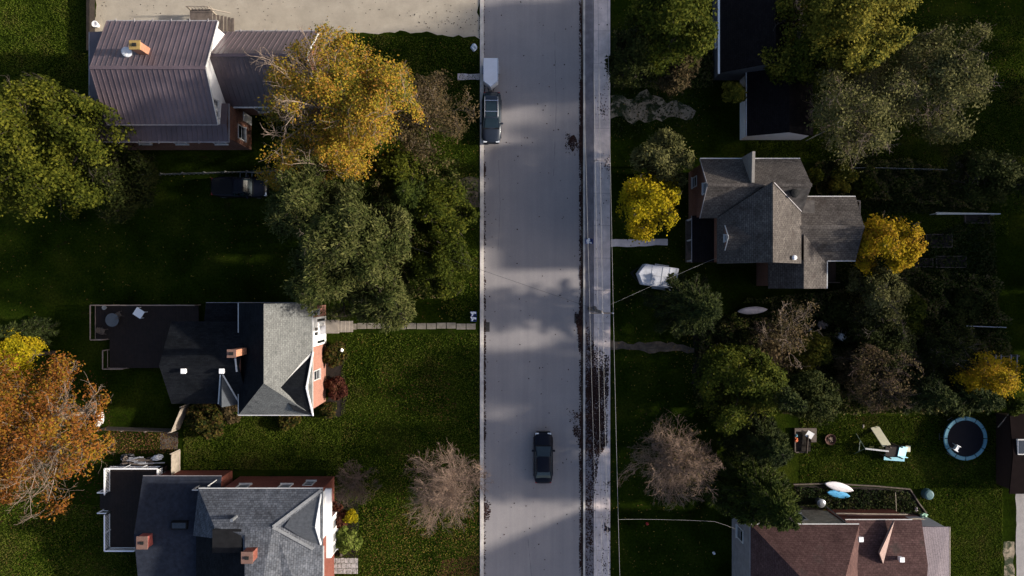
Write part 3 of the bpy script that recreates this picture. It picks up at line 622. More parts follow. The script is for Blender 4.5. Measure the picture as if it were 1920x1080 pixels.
# small dormer on the dark slope
dz = 7.65; q0 = 18.1; dy = wy(445, 7.3)
for s in (-1, 1): MB().slab([(q0, dy+s*1.05, 6.65), (q0, dy+s*.002, dz), (20.1, dy+s*.002, dz), (18.95, dy+s*1.05, 6.65)], .09).build('dormer_roof', SH_BROWN, rb); MB().beam((q0-.03, dy+s*1.05, 6.63), (q0-.03, dy+s*.03, dz-.02), .05, .1).build('bargeboard', TRIM, rb)
MB().box(q0+.12, q0+.8, dy-.85, dy+.85, 5.7, 6.6).add([(q0+.12, dy-.85, 6.6), (q0+.12, dy+.85, 6.6), (q0+.12, dy, 7.4)], [(0, 1, 2)]).build('dormer_wall', BRICK, rb); win(H3, (q0+.12, dy, 6.5), (-1, 0, 0), .45, .5)
# front porch
MB().slab([(16.2, 2.3, 2.9), (16.2, 6.5, 2.9), (b0+.3, 6.5, 3.5), (b0+.3, 2.3, 3.5)]).build('porch_roof', SH_NIGHT, H3)
gutter(H3, [(16.15, 2.3, 2.86), (16.15, 6.5, 2.86)], .035)
m = MB()
for y in (2.5, 4.4, 6.3): m.box(16.3, 16.45, y-.07, y+.07, 0, 2.8)
m.build('porch_post', TRIM, H3); MB().box(16.25, b0+.3, 2.4, 6.4, 0, .35).build('porch_floor', DECKG, H3)
# block C, ridge east-west
c1, cn, cs, cr = 30.15, 8.0, 2.42, 5.2
wl, rf = gable_x(b1-.9, c1, cs, cn, 4.5, 6.1, cr); wl.build('wall', GREYW, H3); rf.beam((b1-.2, cr, 6.13), (c1, cr, 6.13), .3, .07); rf.build('roof', SH_BROWN, H3)
gutter(H3, [(b1, cn+.05, 4.45), (c1, cn+.05, 4.45)], .045, TRIM); gutter(H3, [(27.7, cs-.05, 4.45), (c1, cs-.05, 4.45)], .045, TRIM)
# block D, ridge north-south, lower
d0, d1, ds = 22.6, wx(1550, 4.2), wy(541, 4.2)
m = MB(); dr = 25.1
m.slab([(d1, ds, 4.2), (d1, cs, 4.25), (b1+.02, cr+.2, 5.85), (dr, cr-.6, 5.8), (dr, ds, 5.8)]); m.slab([(d0, ds, 4.2), (dr-.003, ds, 5.8), (dr-.003, cs, 5.8), (d0, cs, 4.2)])
m.build('roof', SH_BROWN, H3); MB().box(d0+.3, d1-.3, ds+.25, cs+.6, 0, 4.2).add([(d0+.3, ds+.25, 4.15), (d1-.3, ds+.25, 4.15), (dr, ds+.25, 5.68)], [(0, 1, 2)]).build('wall', BRICK, H3)
gutter(H3, [(d1+.05, ds, 4.15), (d1+.05, cs, 4.2)], .05, TRIM); MB().beam((b1+.1, cr, 6.0), (d1+.1, cs, 4.4), .1, .05).build('flashing', TRIM, H3)
# weathered flat valley roof and vents
MB().slab([(24.85, 6.1, 5.61), (24.85, 8.3, 7.80), (22.0, 8.3, 7.80), (24.6, 6.1, 5.61)], .05).slab([(b1+.02, cr+.4, 5.4), (b1+1.4, cr+.4, 5.35), (b1+1.4, 7.6, 5.35), (b1+.02, 7.6, 5.4)], .1).build('flat_roof', M('weathered_felt', (.07, .062, .058), .6, 1.8, .9, .2), H3)
vc = W(1493, 361, 8.0); MB().lathe((vc.x, vc.y, 7.3), [(.25, 0), (.25, .3), (.38, .35), (.34, .48), (.1, .55)], 18).build('roof_vent', FLUE, H3)
vc = W(1490, 483, 7.2); MB().lathe((vc.x, vc.y, 5.8), [(.10, 0), (.10, 1.2), (.20, 1.25), (.20, 1.42), (.08, 1.5)], 18).build('chimney_cowl', WHITE, H3)
# porches at the back
m = MB(); m.box(30.2, 31.9, 5.7, 7.9, 0, .5); m.build('back_porch', DECK, H3)
m = MB().beam((31.9, 5.6, 1.5), (31.9, 8.0, 1.5), .12, .12).beam((30.2, 8.0, 1.5), (31.9, 8.0, 1.5), .1, .1)
for x, y in ((31.9, 5.7), (31.9, 7.9), (30.4, 8.0)): m.box(x-.05, x+.05, y-.05, y+.05, 0, 1.5)
m.build('porch_railing', WOODL, H3)
m = MB(); m.box(27.6, 30.2, .5, 2.5, 0, .4); m.build('back_step', DECK, H3)
MB().beam((30.2, .5, 1.2), (27.7, .5, 1.2), .08, .08).beam((27.7, .5, .0), (27.7, .5, 1.2), .08, .08).beam((30.2, .5, .0), (30.2, .5, 1.2), .08, .08).build('porch_railing', DECKG, H3)

# ---------------------------------------------------------------- house 4: slate blue shingles, lower left
H4 = thing('brick_house', 'red brick house with slate blue shingle roofs and white front gable at the bottom edge', 'house', (-24, -23, 0))
n4, e4 = -17.35, -16.35; w4 = wx(372, 5.5); wallN = -17.65
MB().box(w4+1.6, e4-.3, -32, wallN, 0, 5.45).build('wall', DKBRICK, H4)
r0, r1x, ry, rz = wx(402, 7.5), wx(512, 7.5), -20.0, 7.5; xx = wx(459, 7.7)
MB().slab([(w4, n4, 5.5), (e4, n4, 5.5), (r1x, ry, rz), (r0, ry, rz)]).build('roof', SH_SLATE, H4)
MB().slab([(e4, n4, 5.5), (e4, -32, 5.5), (xx, -32, 7.7), (xx, ry-.6, 7.7), (r1x, ry, rz)]).build('roof', SH_SLATE, H4)
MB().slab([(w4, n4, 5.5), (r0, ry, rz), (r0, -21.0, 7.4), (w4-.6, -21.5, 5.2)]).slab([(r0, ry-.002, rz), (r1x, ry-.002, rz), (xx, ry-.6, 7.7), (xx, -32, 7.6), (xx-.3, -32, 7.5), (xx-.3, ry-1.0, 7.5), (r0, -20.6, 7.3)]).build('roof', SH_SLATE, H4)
MB().slab([(xx-.01, -20.7, 7.66), (xx-.01, -32, 7.66), (wx(366, 5.2), -32, 5.0), (wx(366, 5.2), -20.7, 5.0)]).build('roof', SH_SHADED, H4)['label'] = 'dark slope facing away from the road'  # slate slope turned from the sun, shade painted in
MB().box(wx(401, 7.3), wx(455, 7.3), wy(1034, 7.3), wy(990, 7.3), 5.2, 7.62).build('flat_dormer', BLACKM, H4)
# ridge and hip caps
pk = wx(582, 7.3); fz = 7.3; iy = -20.05
MB().slab([(pk+.4, iy, fz), (pk+.4, -17.9, 5.6), (-17.9, -17.9, 5.6), (-19.1, iy, fz)], .12).slab([(pk+.4, iy-.002, fz), (pk+.4, -22.0, 5.75), (-17.3, -22.0, 5.75), (-19.1, iy-.002, fz)], .12).build('roof', M('front_gable_shingle', (.085, .09, .1), .25, 4, .9, .3), H4)
MB().beam((r1x, ry, rz+.04), (e4-.1, n4-.1, 5.56), .26, .04).beam((r1x, ry, rz+.04), (e4-.7, -22.4, 5.95), .26, .04).build('hip_cap', M('pale_shingle', (.15, .155, .165), .2, 4, .9, .2), H4)
gx_ = pk+.45
MB().beam((gx_, -17.8, 5.5), (gx_, iy, fz), .08, .2).build('bargeboard', WHITE, H4)
MB().beam((gx_, -22.1, 5.6), (gx_, iy, fz), .08, .2).build('bargeboard', WHITE, H4)
MB().add([(gx_-.1, -17.9, 3.4), (gx_-.1, -22.0, 3.4), (gx_-.1, -22.0, 5.5), (gx_-.1, iy, fz-.12), (gx_-.1, -17.9, 5.5)], [(0, 1, 2, 3, 4)]).build('gable', WHITE, H4)
gutter(H4, [(w4, n4+.05, 5.45), (e4, n4+.05, 5.45)], .05, TRIM); gutter(H4, [(e4+.05, -22.3, 5.45), (e4+.05, -32, 5.45)], .06, TRIM)
# white front porch wall
MB().box(e4-.3, e4+.25, -20.6, -17.9, 3.2, 3.5).build('porch_roof', WHITE, H4)
MB().box(e4-.3, e4+.12, -24.2, -20.7, 0, 3.1).build('porch', WHITE, H4)
for yy in (-21.5, -22.7, -23.7): win(H4, (e4+.12, yy, 1.7), (1, 0, 0), .7, 1.3)
for xxw in (-27.4, -23.9, -20.2): win(H4, (xxw, wallN, 3.9), (0, 1, 0), .9, 1.7)
win(H4, (-18.3, wallN, 2.6), (0, 1, 0), .7, 1.3)
ch = chimney(H4, 463, 1046, 6.6, 8.9, .85, .85, DKBRICK); vc = W(434, 976, 8.0); MB().tube([(vc.x, vc.y, 6.9), (vc.x, vc.y, 8.0)], .14, 12).build('flue_pipe', STEEL, H4)
m = MB(); b = W(612, 990); m.box(e4+.3, b.x+1.5, -25.1, -20.9, 0, .3); m.build('front_deck', DECKG, H4)
# rear-left wing
k0, k1 = wx(268, 3.2), wx(415, 3.2); kn = wy(893, 3.2)
m = MB().slab([(k0, kn, 3.2), (k1, kn, 3.2), (k1, -21.6, 4.6), (k0-.1, -21.6, 4.6)]).slab([(k0-.1, -21.602, 4.6), (k1, -21.602, 4.6), (k1, -32, 3.0), (k0, -32, 3.0)])
rr4 = m.build('roof', M('slate_shingle_low', (.026, .030, .042), .3, 2.5, .95, .3, 0, .05), H4); MB().box(k0+.3, k1-.2, -31.5, kn-.25, 0, 3.15).build('wall', DKBRICK, H4)
gutter(H4, [(k0, kn+.04, 3.16), (k1, kn+.04, 3.16)], .035)
c = W(336, 985, 4.6); sk = MB().box(c.x-.7, c.x+.7, c.y-.34, c.y+.34, 4.2, 4.68).build('skylight', BLACKM, rr4); MB().box(c.x-.6, c.x+.6, c.y-.24, c.y+.24, 4.6, 4.7).build('pane', GLASS, sk)
chimney(H4, 266, 1018, 2.5, 5.6, .85, 1.0, M('bright_red_brick', (.26, .06, .05), .3, 5, .9, .3))
MB().beam(W(390, 911, 5.3), W(423, 888, 1.0), .07, .07).build('downpipe', TRIM, H4)

# ---------------------------------------------------------------- buildings at the upper right
H5 = thing('white_garage', 'long white garage with black roof and low white gable end under the sage coloured tree', 'garage', (24, 16.5, 0))
wl, rf = gable_y(21.2, 27.2, 13.72, 21.5, 2.6, 4.3, 24.4, .15); wl.build('wall', WHITE, H5)
rf.build('roof', SH_NIGHT, H5); MB().beam((21.15, 13.7, 2.55), (21.15, 21.5, 2.55), .08, .12).build('gutter', GREYW, H5)
H6 = thing('black_roofed_house', 'dark house cut by the top edge with black roof and pale gutter line', 'house', (22, 24, 0))
wl, rf = gable_y(wx(1350, 3.6), 26.3, wy(136, 3.6), 40, 3.6, 6.6); wl.build('wall', M('dark_siding', (.06, .06, .065), .15, 2), H6); rf.build('roof', SH_NIGHT, H6)
MB().beam((wx(1348, 3.6), wy(138, 3.6), 3.55), (wx(1348, 3.6), 40, 3.55), .16, .12).build('gutter', WHITE, H6)
win(H6, (wx(1350, 3.6)+.3, 22.5, 2), (-1, 0, 0), .8, 1.2)

# ---------------------------------------------------------------- house at the lower right: maroon hips
H7 = thing('hipped_house', 'house with maroon brown hipped shingle roof and pale stone wall at the bottom right', 'house', (28, -24, 0))
q0, q1, qn = wx(1407, 5.3), wx(1610, 5.3), wy(983, 5.3); ap = 11.0; axx, ayy = 24.7, -24.6
MB().box(q0+.1, q1-.3, -34, qn-.3, 0, 5.25).build('wall', STONE, H7)
sp_ = (qn-ayy)
MB().slab([(q0, qn, 5.4), (q1, qn, 5.4), (axx+1.2, ayy, ap), (axx-.2, ayy, ap)]).build('roof', SH_MAROON, H7)
MB().slab([(q1, qn, 5.4), (q1, -36, 5.4), (axx+1.2, -36, ap), (axx+1.2, ayy, ap)]).build('roof', SH_MAROON, H7)
MB().slab([(q0, qn, 5.4), (axx-.2, ayy, ap), (axx-.2, -36, ap), (q0, -36, 5.4)]).build('roof', SH_MAROON, H7)
m = MB().add([(q0-.05, qn-.3, 0), (q0-.05, -30, 0), (q0-.05, -30, 5.2), (q0-.05, qn-.3, 5.2)], [(0, 1, 2, 3)]).build('wall', M('dull_grey_render', (.19, .18, .185), .25, 1.5), H7)
gutter(H7, [(q0, qn+.05, 5.35), (q1, qn+.05, 5.35)], .05, TRIM); gutter(H7, [(q0-.05, qn, 5.35), (q0-.05, -34, 5.35)], .04)
win(H7, (q0-.05, -22.2, 2.6), (-1, 0, 0), 1.0, 1.6); win(H7, (26.0, qn-.3, 2.3), (0, 1, 0), .9, 1.5)
MB().slab([(q0+.2, -24.6, 6.1), (q0+.2, -27, 6.9), (q0+2.6, -27, 7.0), (q0+2.2, -24.6, 6.3)], .1).build('dormer_roof', SH_MAROON, H7)
# east block
z7 = 4.6; f0, f1, fn = wx(1585, z7), wx(1728, z7), wy(975, z7); fy = wy(1060, 6.0)
MB().slab([(f0, fn, z7), (f1, fn, z7), (wx(1740, 6), fy, 6.0), (f0, fy, 6.0)]).slab([(f0, fy-.002, 6.0), (wx(1740, 6), fy-.002, 6.0), (f1, -32, 4.6), (f0, -32, 4.6)]).build('roof', SH_MAROON, H7)
MB().box(f0+.2, f1-.3, -31.5, fn-.35, 0, z7-.1).build('wall', DKBRICK, H7); gutter(H7, [(f0, fn+.04, z7-.04), (f1-.8, fn+.04, z7-.04)], .045, TRIM)
g0 = wx(1672, 5.2)
MB().slab([(wx(1676, 5), fn+.05, 5.1), (wx(1650, 6.4), wy(1038, 6.4), 6.35), (wx(1657, 6.2), wy(1058, 6.2), 6.1), (wx(1662, 5.8), wy(1030, 5.8), 5.5)], .3).build('roof', M('pink_brown_shingle', (.26, .18, .16), .15, 3, .9, .2), H7)  # maroon dormer slope painted lighter for the sun it catches
MB().slab([(f1-.2, wy(988, 3.6), 3.6), (wx(1780, 3.4), wy(988, 3.4), 3.4), (wx(1780, 3.4), -32, 3.4), (f1-.2, -32, 3.9)], .12).build('roof', LILAC, H7)['label'] = 'pale lilac metal roof over the back room'
MB().box(f1-.2, wx(1776, 3.4), -31, wy(990, 3.4), 0, 3.3).build('wall', GREYW, H7); gutter(H7, [(wx(1781, 3.4), wy(988, 3.4), 3.38), (wx(1781, 3.4), -32, 3.38)], .05, WOODL)
vent(H7, 1615, 1012, 5.4, .42, .4); vent(H7, 1692, 1050, 5.9, .42, .4)
MB().slab([(wx(1586, 2.6), wy(963, 2.6), 2.5), (wx(1702, 2.6), wy(965, 2.6), 2.5), (wx(1720, 2.6), fn-.2, 2.9), (wx(1586, 2.6), fn-.2, 2.9)], .1).build('porch_roof', M('maroon_panel', (.08, .035, .035), .2, 2), H7)
gutter(H7, [(wx(1568, 2.6), wy(963, 2.6), 2.55), (wx(1702, 2.6), wy(965, 2.6), 2.55)], .07, WOODL)
gutter(H7, [(wx(1550, 2.0), wy(950, 2), 1.9), (wx(1590, 5.0), wy(984, 5), 5.2)], .06, WOODL, 'downpipe')
# ---------------------------------------------------------------- house at the right edge
H8 = thing('maroon_brick_house', 'shaded brick house with dark brown roof cut by the right edge', 'house', (50, -14, 0))
wl, rf = gable_x(wx(1893, 2.4), 60, wy(926, 2.4), wy(776, 2.4), 2.4, 2.9); wl.build('wall', M('sooty_brick', (.02, .010, .009), .3, 3), H8); rf.build('roof', M('dark_brown_roofing', (.009, .006, .006), .25, 2, .95, .2, 0, .02), H8)  # wall in one even, very dark brick tone
c = W(1914, 838, 2.9); sk = MB().box(c.x-.3, c.x+.5, c.y-.7, c.y+.7, 2.5, 2.95).build('skylight', TRIM, H8); MB().box(c.x-.2, c.x+.4, c.y-.6, c.y+.6, 2.94, 2.98).build('pane', GLASS, sk)
BARKD = M('rosy_twigs', (.195, .132, .098), .25, 4, .9, .3)
# ---------------------------------------------------------------- the trees of the photograph
# left side of the street
tree('d', 74, 304, 150, 12, L_LEFT, 'large green and yellow leafed tree at the left edge beside the metal roofed house', seed=3, nleaf=38000, size=.17, gap=.08, spread=.32)
tree('d', 222, 345, 70, 7, L_DARK, 'dim green tree in shade on the right flank of the large green tree', seed=4, nleaf=9000, size=.15, gap=.1)
tree('d', 624, 208, 162, 13, L_ORANGE, 'big golden orange maple with bare limbs showing in front of the metal roofed house', 'maple_tree', seed=11, bark=BARKP, nleaf=46000, size=.12, gap=.22, spread=.28, twigs=True, bare_tw=3, t0=.22, lim=24, thin=1.0, reach=1.1, bare=((95, 28, .7), (150, 28, .85), (205, 16, .8)))
tree('d', 795, 215, 88, 9, L_BROWN, 'thin grey brown tree losing its leaves between the golden maple and the road', seed=12, bark=BARKP, nleaf=7000, size=.12, gap=.2, twigs=True, bare_tw=3, thin=.6, reach=.95)
tree('d', 575, 395, 78, 15, L_PINE, 'feathery grey green pine nearest the dark pickup in the drive', 'pine_tree', group='pines beside the stone path', seed=13, nleaf=21000, size=.25, asp=.25, gap=.12, spread=.25, flat=.2, hang=.5)
tree('d', 675, 455, 100, 17, L_PINE, 'tallest feathery pine in the middle of the clump left of the road', 'pine_tree', group='pines beside the stone path', seed=14, nleaf=34000, size=.25, asp=.25, gap=.1, spread=.28, flat=.2, hang=.6)
tree('d', 610, 520, 70, 13, L_PINE, 'feathery pine whose crown hangs over the corner of the grey roofed brick house', 'pine_tree', group='pines beside the stone path', seed=15, nleaf=15000, size=.24, asp=.25, gap=.12, flat=.2, hang=.5)
tree('d', 720, 560, 62, 10, L_PINE, 'feathery pine overhanging the stepping stone path', 'pine_tree', group='pines beside the stone path', seed=16, nleaf=14000, size=.24, asp=.25, gap=.12, flat=.2, hang=.5)
tree('s', 770, 370, 62, 12, L_CEDAR, 'dark green spruce directly below the golden maple', 'spruce_tree', seed=17, dens=34)
tree('d', 826, 400, 62, 8, L_GREEN, 'rounded green tree beside the bare brown patch near the kerb', seed=18, nleaf=14000, size=.14, gap=.08)
tree('d', 822, 500, 60, 7, L_GREEN, 'dark shrubby tree beside the lawn above the stepping stone path', seed=19, nleaf=12000, size=.14, gap=.1)
tree('d', 745, 318, 44, 7, L_GREEN, 'small green tree tucked under the lower edge of the golden maple', seed=20, nleaf=7000, gap=.1)
tree('d', 62, 800, 148, 12, L_RUST, 'large rusty orange oak at the lower left edge with bare twigs showing', 'oak_tree', seed=21, bark=BARKP, nleaf=25000, size=.14, gap=.2, twigs=True, bare_tw=3, lim=20, thin=.8, reach=1.0, bare=((-60, 40, .6), (20, 30, .5)))
tree('d', 18, 672, 50, 10, L_YELLOW, 'bright yellow tree at the left edge above the rusty oak', seed=22, nleaf=11000, size=.12, gap=.1)
tree('s', 14, 628, 36, 9, L_SPRUCE, 'small dark spruce at the left edge above the yellow tree', 'spruce_tree', seed=23, dens=30)
tree('d', 836, 912, 94, 9.5, L_GREEN, 'leafless tree of pale branches beside the left kerb opposite the moving car', 'bare_tree', seed=24, bark=BARKD, nleaf=0, twigs=True, lim=32, n2=10, n3=6, bare_tw=4, up=.45, thin=.58, ang=(25, 80), reach=1.0)
tree('d', 668, 905, 50, 5, L_GREEN, 'small dim leafless shrub tree on the lawn beside the slate blue roof', 'bare_tree', seed=25, bark=BARKR, nleaf=0, twigs=True, bare_tw=6, lim=18, thin=.6, reach=.95)
tree('l', 628, 665, 26, 1.7, L_SHRUB, 'leafy green and yellow shrub by the front steps of the pink brick wall', 'garden_shrub', 'shrub', seed=26, nleaf=4500)
tree('l', 630, 728, 24, 1.4, L_BURG, 'dark red low shrub at the foot of the pink brick wall', 'garden_shrub', 'shrub', seed=27, nleaf=3600)
tree('l', 615, 765, 18, 1.0, L_SHRUB, 'small yellow green shrub at the lower corner of the pink brick wall', 'garden_shrub', 'shrub', seed=28, nleaf=2200)
tree('l', 388, 785, 44, 1.8, L_SHRUB, 'broad yellow green hedge shrub beside the leaning wooden fence', 'garden_shrub', 'shrub', seed=29, nleaf=8000, nl=22, lobe=.3)
tree('l', 432, 772, 26, 1.4, L_BROWN, 'browning low shrub at the foot of the rear wing of the brick house', 'garden_shrub', 'shrub', seed=30, nleaf=3000, lobe=.35)
tree('l', 540, 785, 24, .9, L_SHRUB, 'low green border shrub under the lower eave of the grey roof', 'garden_shrub', 'shrub', seed=31, nleaf=2500)
tree('l', 655, 1010, 30, 1.6, L_LIME, 'bright lime green bush beside the paved landing at the lower house', 'garden_shrub', 'shrub', seed=32, nleaf=7000, nl=18, lobe=.32)
tree('l', 660, 968, 14, 1.5, L_YELLOW, 'little yellow bush above the lime green bush', 'garden_shrub', 'shrub', seed=33, nleaf=1500)
tree('l', 628, 968, 28, 1.3, L_BURG, 'dark red shrub at the front corner of the lower house', 'garden_shrub', 'shrub', seed=34, nleaf=3200)
# right side of the street
tree('d', 1262, 42, 84, 16.5, L_GREEN, 'tall dim green tree between the sidewalk and the black roof at the top', seed=41, nleaf=24000, size=.16, gap=.15)
tree('d', 1195, 95, 55, 13, L_DARK, 'dark half bare tree next to the sidewalk near the top edge', seed=42, nleaf=8000, gap=.25)
tree('d', 1270, 118, 42, 10, L_BROWN, 'dim grey brown tree below the tall green tree at the top', seed=43, nleaf=5000, twigs=True, bare_tw=3, gap=.3)
tree('d', 1570, 42, 128, 13, L_OLIVE, 'large yellow green tree reaching the top edge right of the black roof', seed=44, nleaf=42000, size=.16, gap=.12)
tree('d', 1500, 110, 60, 9, L_GREEN, 'leafy green tree lapping over the long black garage roof', seed=45, nleaf=12000, gap=.1)
tree('d', 1598, 212, 105, 10, L_SAGE, 'sparse sage coloured tree over the white gabled garage, limbs showing', seed=46, bark=BARKP, nleaf=11000, size=.13, gap=.22, twigs=True, bare_tw=3, thin=.7, reach=1.0, lim=16)
tree('d', 1752, 152, 98, 10, L_SAGE, 'wide grey green tree on the sunny lawn in the upper right', seed=47, bark=BARKP, nleaf=17000, size=.14, gap=.2, twigs=True, bare_tw=2, thin=.7)
tree('d', 1850, 330, 60, 9, L_DARK, 'dark shaded tree near the right edge above the clothesline pole', seed=48, nleaf=11000, gap=.2)
tree('d', 1242, 298, 50, 7, L_SAGE, 'olive leafed small tree between the dirt drive and the bright yellow tree', seed=49, nleaf=10000, size=.2, asp=.35, gap=.15)
tree('d', 1217, 384, 62, 7.5, L_YELLOW, 'bright yellow small tree beside the sidewalk', seed=50, nleaf=9000, size=.14, gap=.32, reach=1.2, spread=.3)
tree('d', 1662, 456, 60, 7.5, L_GOLD, 'golden tree against the back wall of the brown shingled house', seed=51, nleaf=11500, size=.14, gap=.26, reach=1.2, spread=.3)
tree('s', 1312, 580, 80, 13, L_SPRUCE, 'wide dark spruce overhanging the white panelled trailer', 'spruce_tree', seed=52, dens=38, nb=9)
tree('d', 1465, 625, 72, 7, L_BROWN, 'bare limbed tree with few leaves below the brown shingled house', seed=53, bark=BARKP, nleaf=1500, size=.1, twigs=True, gap=.4, bare_tw=2, thin=1.0, reach=.95, lim=8, n2=6)
tree('l', 1525, 660, 42, 3.5, L_OLIVE, 'yellow green bush beside the white barbecue', 'garden_shrub', 'shrub', seed=54, nleaf=5500, nl=16)
tree('d', 1440, 655, 62, 5, L_BROWN, 'reddish bare shrub left of the yellow green bush', 'bare_tree', seed=55, bark=BARKR, nleaf=900, twigs=True, bare_tw=5, thin=.6, reach=.9)
tree('d', 1382, 733, 80, 11, L_GREEN, 'dense round leafed green tree above the leafless tree on the right', seed=56, nleaf=20000, size=.15, gap=.05)
tree('d', 1640, 555, 58, 5, L_SAGE, 'silvery green bush just below the golden tree', 'garden_shrub', 'shrub', seed=57, nleaf=9000, gap=.1, size=.13)
tree('l', 1570, 590, 34, 2.6, L_DARK, 'dark bush directly above the white barbecue', 'garden_shrub', 'shrub', seed=58, nleaf=4000)
tree('d', 1648, 640, 62, 4.5, L_DARK, 'broad dark bush right of the white barbecue', 'garden_shrub', 'shrub', seed=59, nleaf=8500, gap=.1, size=.13)
tree('d', 1640, 705, 66, 7, L_BROWN, 'brown half bare tree above the play lawn', seed=60, bark=BARKR, nleaf=3500, size=.1, twigs=True, gap=.2, bare_tw=3, thin=.7)
tree('d', 1522, 745, 52, 10, L_DARK, 'dark leafy tree left of the brown half bare tree above the play lawn', seed=61, nleaf=12000, gap=.1)
tree('s', 1465, 745, 44, 14, L_SPRUCE, 'slim dark spruce right of the round leafed green tree', 'spruce_tree', seed=62)
tree('s', 1436, 832, 62, 12, L_SPRUCE, 'dark spruce left of the sandbox, upper one of the tall pair', 'spruce_tree', group='tall evergreens left of the play lawn', seed=63, dens=40, pw=.5, nb=9)
tree('s', 1440, 938, 74, 15, L_CEDAR, 'dark evergreen touching the brown hipped roof, lower one of the tall pair', 'spruce_tree', group='tall evergreens left of the play lawn', seed=64, dens=40, pw=.5, nb=9)
tree('s', 1388, 950, 42, 10.5, L_CEDAR, 'dim narrow evergreen left of the tall pair, above the stone walled house', 'spruce_tree', seed=79, pw=.5)  # extra evergreen put in to shade the road
tree('d', 1254, 866, 90, 11, L_BROWN, 'round leafless tree with pinkish twigs on the dark lawn right of the sidewalk', 'bare_tree', seed=65, bark=BARKD, nleaf=1500, twigs=True, lim=38, n2=10, n3=6, bare_tw=5, up=.5, thin=.55, ang=(15, 85), reach=1.1, size=.08, gap=0)
tree('s', 1752, 742, 56, 9, L_SPRUCE, 'dark evergreen left of the trampoline', 'spruce_tree', group='evergreens above the trampoline', seed=66)
tree('s', 1836, 748, 54, 9, L_SPRUCE, 'dark evergreen hanging over the upper rim of the trampoline', 'spruce_tree', group='evergreens above the trampoline', seed=67)
tree('d', 1850, 712, 56, 7, L_GOLD, 'orange and yellow leafed shrub tree behind the trampoline evergreens', seed=68, nleaf=7000, gap=.2, size=.12)
tree('l', 1905, 755, 26, 5, L_GREEN, 'green bush at the right edge beside the small shed roof', 'garden_shrub', 'shrub', seed=69, nleaf=3500)
tree('l', 1528, 330, 22, 3.2, L_GREEN, 'round clipped green shrub at the corner of the brown shingled house', 'garden_shrub', 'shrub', seed=70, nleaf=3500, nl=10)
tree('l', 1576, 335, 28, 2.5, L_OLIVE, 'yellow tinged bush right of the round clipped shrub', 'garden_shrub', 'shrub', seed=71, nleaf=3500)
tree('l', 1620, 350, 24, 2.0, L_GREEN, 'low green bush above the small back porch of the shingled house', 'garden_shrub', 'shrub', seed=72, nleaf=2600)
tree('l', 1700, 590, 46, 3, L_GREEN, 'mid green bush right of the silvery green bush', 'garden_shrub', 'shrub', seed=73, nleaf=5500)
tree('d', 1770, 660, 58, 4, L_DARK, 'dim bush above the evergreens near the thin garden pole', 'garden_shrub', 'shrub', seed=74, nleaf=6500, gap=.1, size=.12)
tree('l', 1590, 690, 34, 3, L_BROWN, 'brownish bush between the barbecue and the play lawn', 'garden_shrub', 'shrub', seed=75, nleaf=3200)
tree('l', 1378, 175, 26, 5, L_OLIVE, 'small tree squeezed between the two black roofs at the top', seed=76, nleaf=3500)
tree('l', 1810, 575, 40, 2.2, L_DARK, 'low dark bush in the shaded garden at the right', 'garden_shrub', 'shrub', seed=77, nleaf=4000)
tree('l', 1400, 640, 30, 2.2, L_DARK, 'dark bush beside the overturned canoe', 'garden_shrub', 'shrub', seed=78, nleaf=3000)
# unseen trees and shrubs added beyond the right edge to cast shade
for i, (x, y, h, r) in enumerate([(56, 19.5, 14, 5), (60, 27, 14, 5.5), (57, 6.5, 13, 5), (58, -1.5, 14, 5.5), (62, 11, 15, 6), (55, 2, 12, 4.5), (54, -5, 10, 3.8)]):
    rt = thing('broadleaf_tree', ['tall tree beyond the right edge of the view, by the sunny upper lawn', 'tall tree beyond the upper right corner of the view', 'tree beyond the right edge level with the clothesline pole', 'tree beyond the right edge level with the thin garden pole', 'tallest tree in the row beyond the right edge', 'tree beyond the right edge level with the golden tree', 'smallest tree beyond the right edge, above the low brick building'][i], 'tree', (x, y, 0), 'trees beyond the right edge')
    decid(rt, h, r, 90+i, L_GREEN, BARK, nleaf=12000, size=.22, gap=.05, spread=.4)

for i, (x, y, r) in enumerate([(53, 9, 3), (53.5, 3, 3.4), (53, -3, 3), (54, 15, 3)]):  # unseen shrubs added to stop low sun passing under the crowns
    rt = thing('garden_shrub', ['broad shrub beyond the right edge level with the white garden pole', 'broad shrub beyond the right edge level with the shaded garden beds', 'broad shrub beyond the right edge level with the canoe', 'broad shrub beyond the right edge level with the top of the wire fence'][i], 'shrub', (x, y, 0), 'shrubs beyond the right edge')
    lobes(rt, 4.6, r, 120+i, L_DARK, BARK, nleaf=5000, size=.22)
# ---------------------------------------------------------------- vehicles
RUBBER = M('tyre_rubber', (.015, .015, .016), .2, 5, .85, .1); ALLOY = M('alloy', (.35, .35, .37), .1, 3, .3, 0, .8)
CGLASS = M('car_glass', (.012, .022, .028), .1, 1, .1, 0, 0, .5); LAMPW = M('headlamp_lens', (.60, .62, .65), .05, 3, .15, 0); LAMPR = M('tail_lens', (.28, .02, .02), .1, 3, .25, 0)
BLKPL = M('black_plastic', (.008, .008, .009), .2, 5, .6, .05, 0, .15); CHROME = M('chrome', (.6, .6, .62), .05, 3, .2, 0, .9)
NAVY = M('navy_car_paint', (.004, .005, .011), .08, 3, .4, 0, 0, .12, coat=.06); STEELB = M('steel_blue_paint', (.017, .022, .034), .06, 3, .35, 0, .1, .4, coat=.2)
BLKPAINT = M('midnight_paint', (.003, .0035, .008), .1, 3, .4, 0, 0, .15, coat=.05)
def interp(t, tab):
    for (a, va), (b, vb) in zip(tab[:-1], tab[1:]):
        if t <= b: f = (t-a)/(b-a); f = f*f*(3-2*f); return va+(vb-va)*f
    return tab[-1][1]
